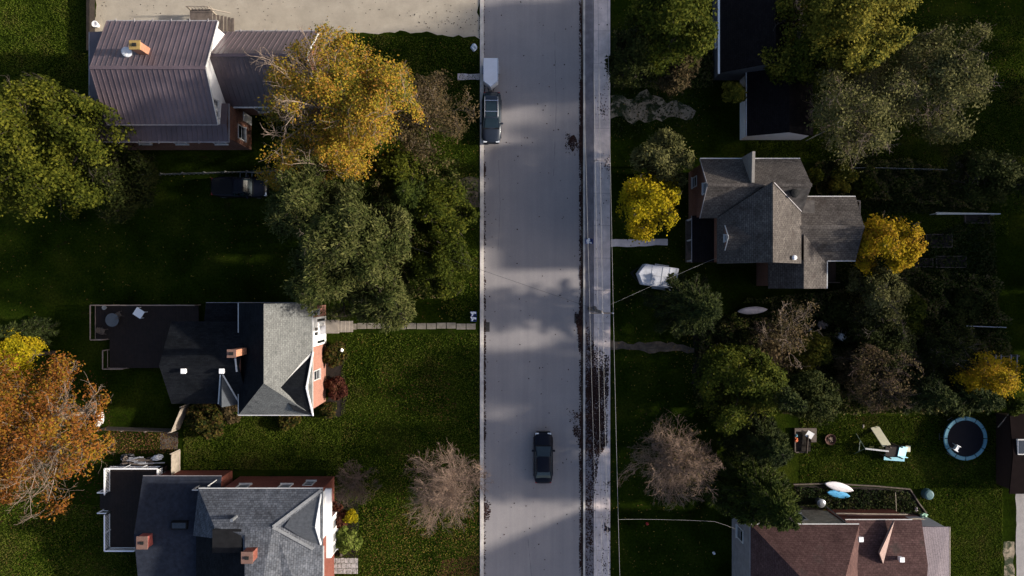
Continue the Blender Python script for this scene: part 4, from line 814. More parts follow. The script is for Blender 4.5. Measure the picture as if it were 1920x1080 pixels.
def vehicle(name, label, cat, px_, py_, rz, L, Wd, H, paint, deck, cab, kind='car', group=None):
    """+x is forward. deck: (t, z) table of the body top; cab: (rear foot, rear top, front top, front foot) as x/L"""
    p = W(px_, py_, 0); p.z = .012; root = thing(name, label, cat, p, group); X = T(p, rz)
    m = MB(X); m.smooth = True; rings = []
    for i in range(25):
        u = -1+2*i/24; x = u*L/2; wd = Wd/2*(1-.20*abs(u)**7-.05*abs(u)**2.5); zt = interp((u+1)/2, deck); lo = .22+.16*abs(u)**6
        if i in (0, 24): wd *= .93; zt -= .12
        half = [(0, lo), (.85*wd, lo), (.97*wd, lo+.1), (wd, .5), (.99*wd, zt-.22), (.95*wd, zt-.09), (.86*wd, zt-.02), (.5*wd, zt+.02), (0, zt+.035)]
        rings.append([(x, -y, z) for y, z in half]+[(x, y, z) for y, z in half[-2:0:-1]])
    m.loft(rings); body = m.build('body', paint, root)
    wb = Wd/2*.90; wt = Wd/2*.70; zb = interp(.5, deck)-.04; a0, a1, a2, a3 = [c*L for c in cab]
    def outl(x0, x1, w_, z, rr=.18, bow=.0):
        o = []
        for cx, cy, s in ((x1, w_, 0), (x0, w_, 1), (x0, -w_, 2), (x1, -w_, 3)):
            for k in range(4):
                an = math.pi/2*(s-0)+math.pi/2*k/3*1.0
                sx = 1 if s in (0, 3) else -1; sy = 1 if s in (0, 1) else -1
                o.append((cx-sx*rr+rr*math.cos(an), cy-sy*rr+rr*math.sin(an), z))
        return o
    g_ = MB(X); g_.smooth = False; zr = H-.05
    g_.loft([outl(a0, a3, wb, zb, .22), outl(a0+(a1-a0)*.55, a3+(a2-a3)*.55, wb+(wt-wb)*.5, zb+(zr-zb)*.6, .2), outl(a1, a2, wt, zr, .16)]); gl = g_.build('windows', CGLASS, root)
    m = MB(X); m.smooth = True; m.loft([outl(a1-.05, a2+.03, wt+.035, zr-.05, .2), outl(a1, a2, wt+.01, zr+.0, .2), outl(a1+.12, a2-.12, wt-.1, H, .2)]); rf = m.build('roof', paint, root)
    for s in (-1, 1):
        for xa, xb in ((a3-.06, a2), (a0+.06, a1)): MB(X).beam((xa, s*(wb-.07), zb+.02), (xb, s*(wt-.01), zr-.02), .08, .06).build('pillar', paint, root)
        xm = (a1+a2)/2; MB(X).beam((xm, s*(wb+.005), zb), (xm, s*(wt+.015), zr-.02), .09, .04).build('pillar', paint, root)
    for s in (-1, 1):
        for xx_ in (-.305*L, .315*L):
            wq = MB(X @ T((xx_, s*(Wd/2-.11), .32))); wq.tube([(0, -.11, 0), (0, .11, 0)], .33, 20); wh = wq.build('wheel', RUBBER, root)
            MB(X @ T((xx_, s*(Wd/2-.11), .32))).tube([(0, s*.08, 0), (0, s*.118, 0)], .2, 14).build('rim', ALLOY, wh)
        MB(X).box(L/2-.34, L/2-.07, min(s*(Wd/2-.52), s*(Wd/2-.17)), max(s*(Wd/2-.52), s*(Wd/2-.17)), .56, interp(.95, deck)-.045).build('headlight', LAMPW, root, bevel=.03)
        MB(X).box(-L/2+.035, -L/2+.2, min(s*(Wd/2-.42), s*(Wd/2-.16)), max(s*(Wd/2-.42), s*(Wd/2-.16)), .62, interp(.02, deck)-.1).build('taillight', LAMPR, root, bevel=.02)
        mm = MB(X); xm = a3-.42; mm.box(xm-.09, xm+.09, min(s*(Wd/2-.06), s*(Wd/2+.17)), max(s*(Wd/2-.06), s*(Wd/2+.17)), zb+.02, zb+.17); mm.build('wing_mirror', paint, root, bevel=.03)
    MB(X).box(L/2-.07, L/2-.0, -Wd*.33, Wd*.33, .34, .58).build('bumper', BLKPL, root); MB(X).box(-L/2, -L/2+.07, -Wd*.33, Wd*.33, .34, .56).build('bumper', BLKPL, root)
    # wiper cowl
    MB(X).box(a3-.03, a3+.09, -wb*.9, wb*.9, zb-.02, zb+.035).build('cowl', BLKPL, root)
    return root, X, (a0, a1, a2, a3, wb, wt, zb, zr)
vehicle('moving_car', 'dark navy sedan driving alone in the middle of the road', 'car', 1018, 855, R_(90), 4.75, 1.82, 1.45, NAVY,
    [(0, .86), (.06, .98), (.25, 1.02), (.6, .96), (.75, .92), (.93, .78), (1, .62)], (-.40, -.25, .06, .24))
v, X, q = vehicle('parked_suv', 'steel blue suv with roof rails and dark panoramic sunroof parked at the left kerb', 'car', 922, 224, R_(-90.5), 4.75, 1.84, 1.68, STEELB,
    [(0, .9), (.05, 1.02), (.3, 1.08), (.68, 1.05), (.8, .99), (.95, .86), (1, .68)], (-.47, -.38, .05, .22))
a0, a1, a2, a3, wb, wt, zb, zr = q
MB(X).box(a1+.50, a1+1.42, -.47, .47, 1.67, 1.695).box(a1+1.47, a1+1.92, -.47, .47, 1.67, 1.695).build('sunroof', CGLASS, v)
for s in (-1, 1): MB(X).tube([(a1+.1, s*.60, 1.66), (a1+.2, s*.60, 1.73), (a2-.2, s*.60, 1.73), (a2-.05, s*.60, 1.65)], .022).build('roof_rail', CHROME, v)
for x_ in (a1+.45, a1+1.45): MB(X).box(x_-.03, x_+.03, -.62, .62, 1.71, 1.74).build('crossbar', CHROME, v)
v, X, q = vehicle('parked_pickup', 'midnight blue pickup truck parked in the dark yard beside the long pale fence', 'pickup truck', 455, 353, R_(-1), 5.2, 1.9, 1.75, BLKPAINT,
    [(0, 1.05), (.05, 1.12), (.4, 1.12), (.7, 1.08), (.82, 1.02), (.95, .92), (1, .75)], (-.10, -.06, .13, .25))
MB(X).box(-2.45, -.62, -.72, .72, 1.13, 1.16).build('bed_cover', BLKPL, v)
# cargo trailer behind the suv
p = W(921, 140, 0); p.z = .012; tr = thing('cargo_trailer', 'small white enclosed cargo trailer with v shaped nose hitched behind the blue suv', 'trailer', p); X = T(p, R_(-90))
def outline_trailer(L, w_, nose, z, ins=0): return [(-L/2+ins, -w_+ins, z), (L/2-ins, -w_+ins, z), (L/2+nose-ins, 0, z), (L/2-ins, w_-ins, z), (-L/2+ins, w_-ins, z)]
m = MB(X); m.loft([outline_trailer(2.1, .66, .55, .42), outline_trailer(2.1, .68, .55, .6), outline_trailer(2.1, .68, .55, 1.62), outline_trailer(2.1, .68, .55, 1.66, .04)]); TW = M('trailer_white', (.56, .57, .62), .06, 2, .45, .02); m.build('body', TW, tr)
m = MB(X); 
for s in (-1, 1): m.beam((-1.03, s*.655, 1.665), (1.05, s*.655, 1.665), .04, .03).beam((1.05, s*.655, 1.665), (1.57, 0, 1.665), .04, .03)
m.build('roof_trim', CHROME, tr)
for s in (-1, 1):
    wh = MB(X @ T((-.25, s*.76, .32))).tube([(0, -.08, 0), (0, .08, 0)], .3, 18).build('wheel', RUBBER, tr); MB(X @ T((-.25, s*.76, .32))).tube([(0, s*.05, 0), (0, s*.09, 0)], .15, 12).build('rim', ALLOY, wh)
    MB(X).box(-.62, .12, min(s*.68, s*.86), max(s*.68, s*.86), .62, .68).build('fender', M('grey_fender', (.22, .22, .24), .1, 3, .5), tr); MB(X).box(-1.07, -1.03, min(s*.5, s*.62), max(s*.5, s*.62), .6, .75).build('taillight', LAMPR, tr)
MB(X).beam((1.0, -.4, .42), (2.2, 0, .42), .07, .07).beam((1.0, .4, .42), (2.2, 0, .42), .07, .07).beam((1.2, 0, .42), (2.4, 0, .42), .08, .08).tube([(1.95, .0, .4), (1.95, 0, .85)], .035).build('tongue', BLKPL, tr)
# trailer on the right hand lawn
p = W(1231, 519, 0); tr = thing('utility_trailer', 'white panelled trailer with pointed nose parked on the dark lawn beside the wide spruce', 'trailer', (p.x, p.y, 0)); X = T(p, R_(172))
m = MB(X); L, w_ = 3.1, .95
m.loft([outline_trailer(L, w_, .5, .5), outline_trailer(L, w_, .5, 1.95), outline_trailer(L, w_-.02, .5, 2.0, .05)]); PW = M('weathered_white_panel', (.50, .50, .54), .22, 1.2, .5, .05); m.build('body', PW, tr)
m = MB(X)
for x_ in (-1.35, -.75, -.1, .85): m.box(x_-.02, x_+.02, -.9, .9, 2.0, 2.022)
m.beam((-1.5, 0, 2.012), (1.5, 0, 2.012), .05, .03); m.build('roof_seam', GREYW, tr)
m = MB(X)
for s in (-1, 1): m.beam((1.5, s*.9, .5), (2.55, 0, .5), .09, .12).beam((1.6, s*.98, .95), (2.45, .0, .95), .05, .05)
m.tube([(2.45, 0, .0), (2.45, 0, 1.0)], .04); m.build('tongue', BLKPL, tr)
for s in (-1, 1):
    wh = MB(X @ T((-.2, s*1.02, .34))).tube([(0, -.1, 0), (0, .1, 0)], .33, 18).build('wheel', RUBBER, tr); MB(X @ T((-.2, s*1.02, .34))).tube([(0, s*.07, 0), (0, s*.11, 0)], .17, 12).build('rim', ALLOY, wh)
    MB(X).box(-.85, .45, min(s*.95, s*1.16), max(s*.95, s*1.16), .72, .77).build('fender', GREYW, tr)
MB(X).box(-1.3, -1.15, 1.0, 1.12, .8, .95).build('lamp_lens', WHITE, tr)

# ---------------------------------------------------------------- pole and wires
WIREM = M('aluminium_wire', (.24, .235, .23), .05, 3, .4, 0, .3); WIRED = M('black_cable', (.03, .03, .03), .1, 3, .6, 0); POLEW = M('weathered_pole', (.17, .14, .12), .3, 4, .85, .3)
pt = W(1128, 585, 9.6); pb = Vector((pt.x, pt.y, 0)); pole = thing('power_pole', 'wooden power pole with crossarm and insulators rising beside the sidewalk', 'utility pole', pb)
m = MB(); m.smooth = True; m.tube([pb, (pt.x, pt.y, 5), (pt.x, pt.y, 9.7)], [.17, .14, .11], 14); m.build('post', POLEW, pole)
MB().box(wx(1104, 9.3), wx(1151, 9.3), pt.y-.16, pt.y-.04, 9.24, 9.37).build('crossarm', POLEW, pole)
WZ = 9.55; wps = []
for (xt, xm, xb, z) in ((1092, 1106, 1121, 9.55), (1112, 1121, 1130, 8.6), (1122, 1130, 1142, 9.9), (1140, 1150, 1163, 9.55)):
    wps.append((xt, xm, xb, z)); c = Vector((wx(xm, z), pt.y-.1, z))
    MB().lathe((c.x, c.y, z-.2), [(.03, 0), (.06, .03), (.03, .07), (.055, .1), (.03, .14), (.04, .18), (.001, .2)], 10).build('insulator', M('porcelain', (.6, .6, .62), .05, 3, .3, 0), pole)
c = Vector((pt.x-.42, pt.y+.28, 7.6)); MB().lathe(c, [(.05, 0), (.18, .02), (.18, .75), (.15, .8), (.05, .82), (.04, .95), (.001, .96)], 18).build('transformer', M('transformer_grey', (.05, .05, .055), .1, 3, .5), pole)
MB().beam((pt.x-.2, pt.y-.1, 8.7), (wx(1106, 9.3), pt.y-.1, 9.25), .04, .04).beam((pt.x+.1, pt.y-.1, 8.7), (wx(1148, 9.3), pt.y-.1, 9.25), .04, .04).build('brace', STEEL, pole)
nm = ['overhead power wire over the inner edge of the verge, leftmost of the four', 'overhead power wire over the verge edge of the sidewalk, second from left and lowest', 'overhead power wire running along the middle of the sidewalk, third from left', 'overhead power wire over the lawn edge right of the sidewalk, rightmost of the four']
for (xt, xm, xb, z), lb in zip(wps, nm):
    a_, b_, d_ = W(xt, 0, z), W(xm, 587, z), W(xb, 1080, z); b_.y = pt.y-.1
    a_ = b_+(a_-b_)*1.6; d_ = b_+(d_-b_)*1.8; P = []
    for (s, e) in ((a_, b_), (b_, d_)):
        for k in range(12): t = k/12; q = s.lerp(e, t); q.z -= .9*4*t*(1-t)*.35; P.append(q)
    P.append(d_); m = MB(); m.tube(P, .015, 6); tag(m.build('overhead_wire', WIREM), lb, 'power line', 'power lines along the sidewalk')
def wire(pts, r, mat, lb):
    P = []
    for (s, e) in zip(pts[:-1], pts[1:]):
        s, e = Vector(s), Vector(e)
        for k in range(10): t = k/10; q = s.lerp(e, t); q.z -= .25*4*t*(1-t); P.append(q)
    P.append(Vector(pts[-1])); tag(MB().tube(P, r, 6).build('service_wire', mat), lb, 'cable')
wire([(pt.x+.1, pt.y+.2, 8.2), W(1300, 502, 5.8), (b0, 2.6, 5.6)], .007, WIREM, 'service cable from the power pole to the brown shingled house')
wire([(pt.x-.1, pt.y+.1, 8.0), W(905, 507, 6.4), W(700, 440, 6)], .012, WIRED, 'thin dark cable crossing the road from the power pole towards the pines')
wire([W(1160, 974, 9.3), W(1340, 978, 6.4), (q0, qn-1, 5.0)], .009, WIREM, 'service cable running to the maroon hipped house across the dark lawn')

# ---------------------------------------------------------------- street things
BLUEB = M('blue_bin', (.03, .06, .26), .15, 4, .5, .05); PAPER = M('paper_white', (.6, .62, .66), .15, 8, .8, .2)
def bluebox(px_, py_, rz, label, wd=.62, ln=.42, z=0, group='blue recycling boxes by the kerbs'):
    p = W(px_, py_, 0); p.z = z; X = T(p, rz); r = thing('recycling_box', label, 'recycling box', p, group)
    m = MB(X); h = .36; t = .02
    m.loft([[(-wd/2*f, -ln/2*f, zz), (wd/2*f, -ln/2*f, zz), (wd/2*f, ln/2*f, zz), (-wd/2*f, ln/2*f, zz)] for f, zz in ((.86, 0), (1, h), (1.06, h), (1.06, h+.02), (.96, h+.02), (.84, .04))]); m.build('tub', BLUEB, r)
    rr = random.Random(px_); m = MB(X)
    for i in range(7):
        x, y = rr.uniform(-wd*.34, wd*.34), rr.uniform(-ln*.34, ln*.34); a = rr.uniform(0, 3); l = rr.uniform(.08, .17)
        m.beam((x-l*math.cos(a), y-l*math.sin(a), .32), (x+l*math.cos(a), y+l*math.sin(a), .40), .12, .07)
    m.build('contents', PAPER, r); return r
bluebox(1104, 453, 0, 'blue recycling box full of paper on the verge right of the road', .66, .42, .07)
bluebox(888.5, 588, R_(92), 'upper of the two blue recycling boxes at the end of the stone path', .42, .5)
bluebox(888.5, 598, R_(86), 'lower of the two blue recycling boxes at the end of the stone path', .42, .5)
def blob(name, label, cat, c, sx, sy, sz, mat, seed, group=None, parent=None, n=2):
    bm = bmesh.new(); bmesh.ops.create_icosphere(bm, subdivisions=3, radius=1); r = random.Random(seed); ph = [r.uniform(0, 9) for _ in range(6)]
    for v in bm.verts:
        q = v.co; f = 1+.16*math.sin(q.x*4+ph[0])*math.sin(q.y*5+ph[1])+.10*math.sin(q.z*8+ph[2]+q.x*6)+r.uniform(-.04, .04)
        v.co = Vector((q.x*sx*f, q.y*sy*f, max(-.0, (q.z+.55)*sz*f*.62)))
    me = bpy.data.meshes.new(name); bm.to_mesh(me); bm.free(); me.materials.append(mat); o = bpy.data.objects.new(name, me); C.objects.link(o)
    if parent: o.parent = parent; o.location = Vector(c)-ORG[parent.name]
    else: o.location = c
    ORG[o.name] = Vector(c)
    if label: tag(o, label, cat, group)
    return o
blob('rubbish_bag', 'pale bag of rubbish left on the grass beside the kerb above the cargo trailer', 'rubbish bag', W(889, 90), .28, .36, .4, M('pale_plastic', (.40, .46, .52), .25, 6, .4, .2), 3)
for x_, y_, lb in ((912, 613, 'dark storm drain inlet at the left kerb beside the stone path'), (1083, 597, 'dark storm drain inlet at the right kerb beside the power pole')):  # dark leaf piles at the kerbs, given a drain's shape
    p = W(x_, y_); d = thing('storm_drain', lb, 'storm drain', (p.x, p.y, .012)); MB().box(p.x-.3, p.x+.3, p.y-.45, p.y+.45, .0, .022).build('frame', M('drain_iron', (.03, .026, .024), .3, 6, .8, .2), d)
    m = MB()
    for i in range(6): m.box(p.x-.24, p.x+.24, p.y-.38+i*.14, p.y-.31+i*.14, .022, .03)
    m.build('grate', M('grate_iron', (.05, .045, .04), .3, 6, .7, .2), d)
# ---------------------------------------------------------------- person
def skinned(name, nodes, edges, mat, parent, org, sub=2):
    me = bpy.data.meshes.new(name); me.from_pydata([Vector(n[0]) for n in nodes], edges, []); o = bpy.data.objects.new(name, me); C.objects.link(o)
    o.modifiers.new('skin', 'SKIN'); me.materials.append(mat)
    for i, n in enumerate(nodes):
        sv = me.skin_vertices[0].data[i]; r = n[1]; sv.radius = r if isinstance(r, tuple) else (r, r); sv.use_root = (i == 0)
    sb = o.modifiers.new('smooth', 'SUBSURF'); sb.levels = sub; sb.render_levels = sub
    o.parent = parent; return o
p = W(1135, 984); p.z = .082; per = thing('person', 'person in dark navy jacket and trousers with white shoes walking on the sidewalk', 'person', p); per.rotation_euler = (0, 0, R_(176))
# local frame: +y is the way the person walks; left is -x
N = [((0, 0, .93), .125), ((0, .005, 1.08), .12), ((0, .02, 1.25), .14), ((0, .03, 1.40), .12), ((0, .035, 1.49), .055), ((0, .05, 1.55), .055), ((0, .06, 1.62), .088), ((0, .065, 1.70), .075)]
E = [(0,1),(1,2),(2,3),(3,4),(4,5),(5,6),(6,7)]
def chain(par, pts):
    for q_ in pts: N.append(q_); E.append((par, len(N)-1)); par = len(N)-1
    return par
chain(0, [((-.09, .03, .86), .095), ((-.10, .17, .50), .062), ((-.10, .24, .10), .042), ((-.10, .36, .04), .038)])
chain(0, [((.09, -.02, .86), .095), ((.10, -.05, .50), .062), ((.10, -.28, .14), .042), ((.10, -.17, .05), .038)])
hl = chain(3, [((-.17, .03, 1.41), .06), ((-.24, -.06, 1.14), .045), ((-.23, .02, .90), .032), ((-.225, .05, .83), .034)])
hr = chain(3, [((.17, .03, 1.41), .06), ((.25, .08, 1.15), .045), ((.22, .26, 1.00), .032), ((.21, .33, .98), .034)])
for hh, s, base, dr in ((hl, -1, Vector((-.225, .05, .83)), Vector((0, .25, -1))), (hr, 1, Vector((.21, .33, .98)), Vector((-.1, .9, -.3)))):
    dr = dr.normalized()
    for k, ln in enumerate((.062, .074, .078, .072)):
        off = Vector((s*.004, -.028+k*.018, 0)) if s < 0 else Vector((-.028+k*.018, 0, .004))
        b1_ = base+off+dr*.045; chain(hh, [(b1_, .011), (b1_+dr*ln*.55+Vector((-s*.006, 0, 0)), .0095), (b1_+dr*ln+Vector((-s*.02, 0, -.004)), .008)])
    chain(hh, [(base+Vector((-s*.02, .03, -.01)), .012), (base+Vector((-s*.035, .045, -.045)), .010)])
SKINM = M('skin', (.42, .24, .17), .08, 8, .5, .02); NAVYC = M('navy_cloth', (.012, .014, .03), .2, 12, .9, .2)
skinned('body', N, E, SKINM, per, p)
skinned('jacket', [((0, 0, .86), .155), ((0, .01, 1.08), .15), ((0, .02, 1.27), .17), ((0, .03, 1.40), .145), ((-.18, .03, 1.41), .08), ((-.245, -.06, 1.14), .062), ((-.232, .02, .92), .05), ((.18, .03, 1.41), .08), ((.255, .08, 1.15), .062), ((.222, .25, 1.01), .05)],
    [(0,1),(1,2),(2,3),(3,4),(4,5),(5,6),(3,7),(7,8),(8,9)], NAVYC, per, p)
skinned('trousers', [((0, 0, .90), .14), ((-.09, .03, .84), .11), ((-.10, .17, .50), .078), ((-.10, .235, .12), .058), ((.09, -.02, .84), .11), ((.10, -.05, .50), .078), ((.10, -.27, .17), .058)], [(0,1),(1,2),(2,3),(0,4),(4,5),(5,6)], M('black_cloth', (.012, .012, .016), .2, 12, .9, .2), per, p)
for a_, b_ in (((-.10, .22, .05), (-.10, .42, .04)), ((.10, -.30, .13), (.10, -.13, .05))):
    skinned('shoe', [(a_, .05), (((a_[0]+b_[0])/2, (a_[1]+b_[1])/2, (a_[2]+b_[2])/2), .048), (b_, .04)], [(0,1),(1,2)], WHITE, per, p)
hd = MB(Matrix.Translation((0, .045, 1.70))); bmx = bmesh.new(); bmesh.ops.create_icosphere(bmx, subdivisions=2, radius=1)
hv = [v.co.copy() for v in bmx.verts]; hf = [[v.index for v in f.verts] for f in bmx.faces]; bmx.free()
hair = MB(); hair.smooth = True; hair.add([p+Vector((v.x*.097, v.y*.108+.035, v.z*.10+1.715+(.0 if v.z > -.2 or v.y < .2 else .05))) for v in hv], hf); hair.build('hair', M('dark_hair', (.02, .014, .01), .3, 20, .7, .2), per)
fc = MB(); fc.smooth = True
fc.add([p+Vector((v.x*.085, v.y*.095+.075, v.z*.115+1.66)) for v in hv], hf).add([p+Vector((v.x*.014, v.y*.022+.172, v.z*.02+1.655)) for v in hv], hf); fc.build('face', SKINM, per)
ey = MB()
for s in (-1, 1): ey.add([p+Vector((v.x*.011+s*.032, v.y*.008+.162, v.z*.008+1.682)) for v in hv], hf)
ey.add([p+Vector((v.x*.024, v.y*.008+.160, v.z*.006+1.612)) for v in hv], hf); ey.build('facial_features', M('dark_feature', (.08, .03, .03), .1, 8), per)
br_ = MB()
for s in (-1, 1): br_.add([p+Vector((v.x*.012+s*.088, v.y*.022+.07, v.z*.032+1.66)) for v in hv], hf)
br_.build('ear', SKINM, per)
# ---------------------------------------------------------------- yards on the left
def plank_fence(name, label, a, b, h, mat, cat='fence', par=None, gap=.0, post=1.8, z0=0, pk=.14):
    a = Vector((a.x, a.y, z0)); b = Vector((b.x, b.y, z0)); L = (b-a).length; d = (b-a).normalized(); r = thing(name, label, cat, a)
    n = int(L/(pk+gap)); m = MB(); rr = random.Random(int(abs(a.x*100)))
    for i in range(n): c = a+d*((i+.5)*(pk+gap)); m.beam(c, c+Vector((0, 0, h+rr.uniform(-.03, .03))), pk-.012, .025, (-d.y, d.x, 0))
    m.build('boards', mat, r); q_ = Vector((-d.y, d.x, 0))*.04
    for zz in (.25*h, .8*h): MB().beam(a+q_+Vector((0, 0, zz)), b+q_+Vector((0, 0, zz)), .04, .09).build('rail', mat, r)
    k = max(1, int(L/post))
    for i in range(k+1): c = a.lerp(b, i/k)+q_*1.6; MB().box(c.x-.05, c.x+.05, c.y-.05, c.y+.05, z0, z0+h+.05).build('post', mat, r)
    return r
def rail(par, pts, z0, h, mat, bal=0, w_=.09):
    m = MB(); bb = MB()
    for a, b in zip(pts[:-1], pts[1:]):
        a, b = Vector((a[0], a[1], z0)), Vector((b[0], b[1], z0)); U = Vector((0, 0, h)); m.beam(a+U, b+U, w_, .05); m.beam(a+U*.12, b+U*.12, .04, .05)
        L = (b-a).length
        for i in range(max(1, int(L/1.6))+1): c = a.lerp(b, i/max(1, int(L/1.6))); m.box(c.x-.045, c.x+.045, c.y-.045, c.y+.045, z0-.5, z0+h-.02)
        if bal:
            n = int(L/bal)
            for i in range(1, n): c = a.lerp(b, i/n); bb.box(c.x-.018, c.x+.018, c.y-.018, c.y+.018, z0+h*.12, z0+h-.02)
    o = m.build('railing', mat, par)
    if bal: bb.build('balusters', mat, o)
    return o
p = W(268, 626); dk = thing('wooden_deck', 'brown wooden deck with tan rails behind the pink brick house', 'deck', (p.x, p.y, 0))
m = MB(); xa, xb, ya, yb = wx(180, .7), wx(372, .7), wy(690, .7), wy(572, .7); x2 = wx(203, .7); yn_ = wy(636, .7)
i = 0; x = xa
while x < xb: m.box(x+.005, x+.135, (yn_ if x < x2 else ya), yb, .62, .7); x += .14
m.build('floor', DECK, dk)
z = .7
rail(dk, [(xb, yb), (xa, yb), (xa, yn_), (wx(202, z), yn_)], z, .95, RAILB); rail(dk, [(x2, wy(656, z)), (x2, ya), (wx(238, z), ya)], z, .95, RAILB)
tb = W(210, 600, 1.4); t = thing('glass_table', 'round glass patio table on the brown deck', 'table', (tb.x, tb.y, .7))
MB().lathe((tb.x, tb.y, 1.38), [(.001, 0), (.62, 0), (.62, .02), (.001, .02)], 26).build('tabletop', M('frosted_glass', (.09, .10, .11), .1, 2, .15), t)
m = MB()
for k in range(4): a_ = k*1.57+.6; m.beam((tb.x, tb.y, 1.36), (tb.x+.5*math.cos(a_), tb.y+.5*math.sin(a_), .7), .04, .04)
m.build('leg', BLKPL, t)
def chair(px_, py_, z, rz, mat, label, s=1.0, tilt=0, group=None):
    p = W(px_, py_, z); X = T(p, rz, tilt); r = thing('garden_chair', label, 'chair', p, group)
    MB(X).box(-.24*s, .24*s, -.24*s, .22*s, .40*s, .44*s).build('seat', mat, r, bevel=.01); MB(X).beam((0, .2*s, .44*s), (0, .32*s, .92*s), .46*s, .03).build('backrest', mat, r)
    for i, j in ((-1, -1), (1, -1), (1, 1), (-1, 1)): MB(X).beam((i*.2*s, j*.2*s, .41*s), (i*.25*s, j*.26*s, 0), .04, .04).build('leg', mat, r)
    for i in (-1, 1): MB(X).beam((i*.25*s, -.2*s, .64*s), (i*.25*s, .25*s, .66*s), .05, .03).beam((i*.25*s, -.2*s, .64*s), (i*.25*s, -.22*s, .42*s), .04, .03).build('armrest', mat, r)
    return r
chair(196, 620, .7, 1.2, DECKG, 'dark patio chair below the round glass table', group='patio chairs round the glass table'); chair(226, 590, .7, 3.6, DECKG, 'dark patio chair right of the round glass table', group='patio chairs round the glass table')
p = W(257, 587, 1.7); u = thing('square_table', 'white square table standing turned on the brown deck', 'table', (p.x, p.y, .7)); X = T((p.x, p.y, .7), R_(-33))
MB(X).box(-.42, .42, -.38, .38, .68, .72).build('tabletop', M('bright_white', (.7, .72, .75), .04, 2, .5, 0), u)
for i, j in ((-1, -1), (1, -1), (1, 1), (-1, 1)): MB(X).box(i*.37-.02, i*.37+.02, j*.33-.02, j*.33+.02, 0, .68).build('leg', WHITE, u)
c = W(196, 577, .9); tag(MB().lathe((c.x, c.y, .7), [(.12, 0), (.18, .3), (.2, .3), (.2, .33), (.14, .33), (.12, .28), (.001, .28)], 16).build('flower_pot', M('pot_grey', (.25, .26, .25), .2, 5), None), 'small grey pot in the upper left corner of the brown deck', 'flower pot')
plank_fence('plank_fence', 'sunlit wooden fence slanting down from the rear wing of the brick house', W(337, 804), W(356, 758), 1.85, WOODL)
plank_fence('plank_fence', 'upright wooden fence beside the corner of the slate blue roofed house', W(338, 889), W(338, 843), 1.85, WOODL)
plank_fence('plank_fence', 'dim wooden fence running left from the slanting fence to the rusty oak', W(330, 804), W(200, 800), 1.6, DECKG)
c = sheet('gate_path', px((301, 812), (334, 810), (333, 842), (300, 842)), .02, BRDIRT, .05, 31)
plank_fence('low_fence', 'long low pale fence in the shade below the metal roofed house', W(270, 330), W(548, 322), .9, M('grey_fence', (.16, .155, .14), .3, 3), pk=.1, gap=.35)
p = W(505, 332); fr = thing('ladder_frame', 'pale metal frame lying beside the dark pickup', 'frame', (p.x, p.y, 0)); X = T(p, R_(-3))
m = MB(X).beam((-2.8, .28, .4), (2.0, .28, .4), .06, .06).beam((-2.8, -.28, .4), (2.0, -.28, .4), .06, .06)
for i in range(9): m.beam((-2.6+i*.55, -.28, .38), (-2.6+i*.55, .28, .38), .04, .04)
m.build('bars', STEEL, fr); m = MB(X)
for i in (-2.5, 1.8):
    for j in (-.28, .28): m.box(i-.03, i+.03, j-.03, j+.03, 0, .38)
m.build('leg', STEEL, fr)
c = W(178, 45, .5); tag(MB().lathe((c.x, c.y, 0), [(.18, 0), (.26, .45), (.30, .5), (.30, .55), (.2, .55), (.17, .4), (.001, .4)], 20).build('round_planter', WHITE), 'white round planter at the corner of the sandy lot', 'planter')
tag(MB().box(wx(174, 0)-.1, wx(178, 0), wy(100, 0), 34, 0, .9).build('timber_wall', MULCH), 'dark low timber wall along the left edge of the sandy lot', 'low wall')  # wall added to cast the dark strip beside the lot
# white deck of the lower house
p = W(250, 950); dk = thing('wooden_deck', 'dark red brown deck with white balustrades beside the slate blue roofed house', 'deck', (p.x, p.y, 0))
m = MB(); xa, xb, ya, yb = wx(207, 1.1), wx(305, 1.1), wy(1026, 1.1), wy(874, 1.1); y = ya
x = xa
while x < xb: m.box(x+.005, x+.135, ya, yb, 1.02, 1.1); x += .14
m.box(xa+.06, xb-.03, ya+.1, yb-.1, .0, 1.0); m.build('floor', DECK, dk)
z = 1.1; yg0, yg1 = wy(922, z), wy(960, z); xo = xa-.62
rail(dk, [(xo+.6, yg0), (xa, yg0), (xa, yb), (xb, yb), (xb, wy(888, z))], z, 1.0, WHITE, .13, .12); rail(dk, [(xo+.6, yg1), (xa, yg1), (xa, ya), (wx(262, z), ya)], z, 1.0, WHITE, .13, .12)
m = MB()
for k in range(5): m.box(xa-.3*(k+1), xa-.3*k-.01, yg1, yg0, 0, 1.0-.2*(k+1)+.12)
m.build('steps', DECK, dk)
rail(dk, [(xa-1.0, yg0), (xa, yg0)], .6, .9, WHITE); rail(dk, [(xa-1.0, yg1), (xa, yg1)], .6, .9, WHITE)
p = W(262, 1016, 1.6); b = thing('patio_cabinet', 'white box standing against the red brick chimney on the deck', 'cabinet', (p.x, p.y, 1.1)); MB().box(p.x-.2, p.x+.2, p.y-.3, p.y+.3, 1.1, 1.9).build('body', WHITE, b, bevel=.02); MB().box(p.x-.22, p.x+.22, p.y-.32, p.y+.32, 1.91, 1.95).build('lid', TRIM, b)
p = W(262, 864); jp = thing('scrap_pile', 'pile of dark and white tarps and boards behind the white railed deck', 'scrap pile', (p.x, p.y, 0)); rr = random.Random(8)
TARPS = [M('grey_tarp', (.28, .28, .30), .3, 5, .6, .2), M('dark_tarp', (.03, .03, .035), .3, 5, .6, .2), WHITE, DECKG]
for i in range(16): q_ = W(rr.uniform(228, 303), rr.uniform(854, 873), rr.uniform(.1, .6)); blob('tarp', None, None, q_, rr.uniform(.25, .5), rr.uniform(.15, .3), rr.uniform(.2, .45), TARPS[i % 4 if rr.random() < .8 else 1], i, parent=jp)
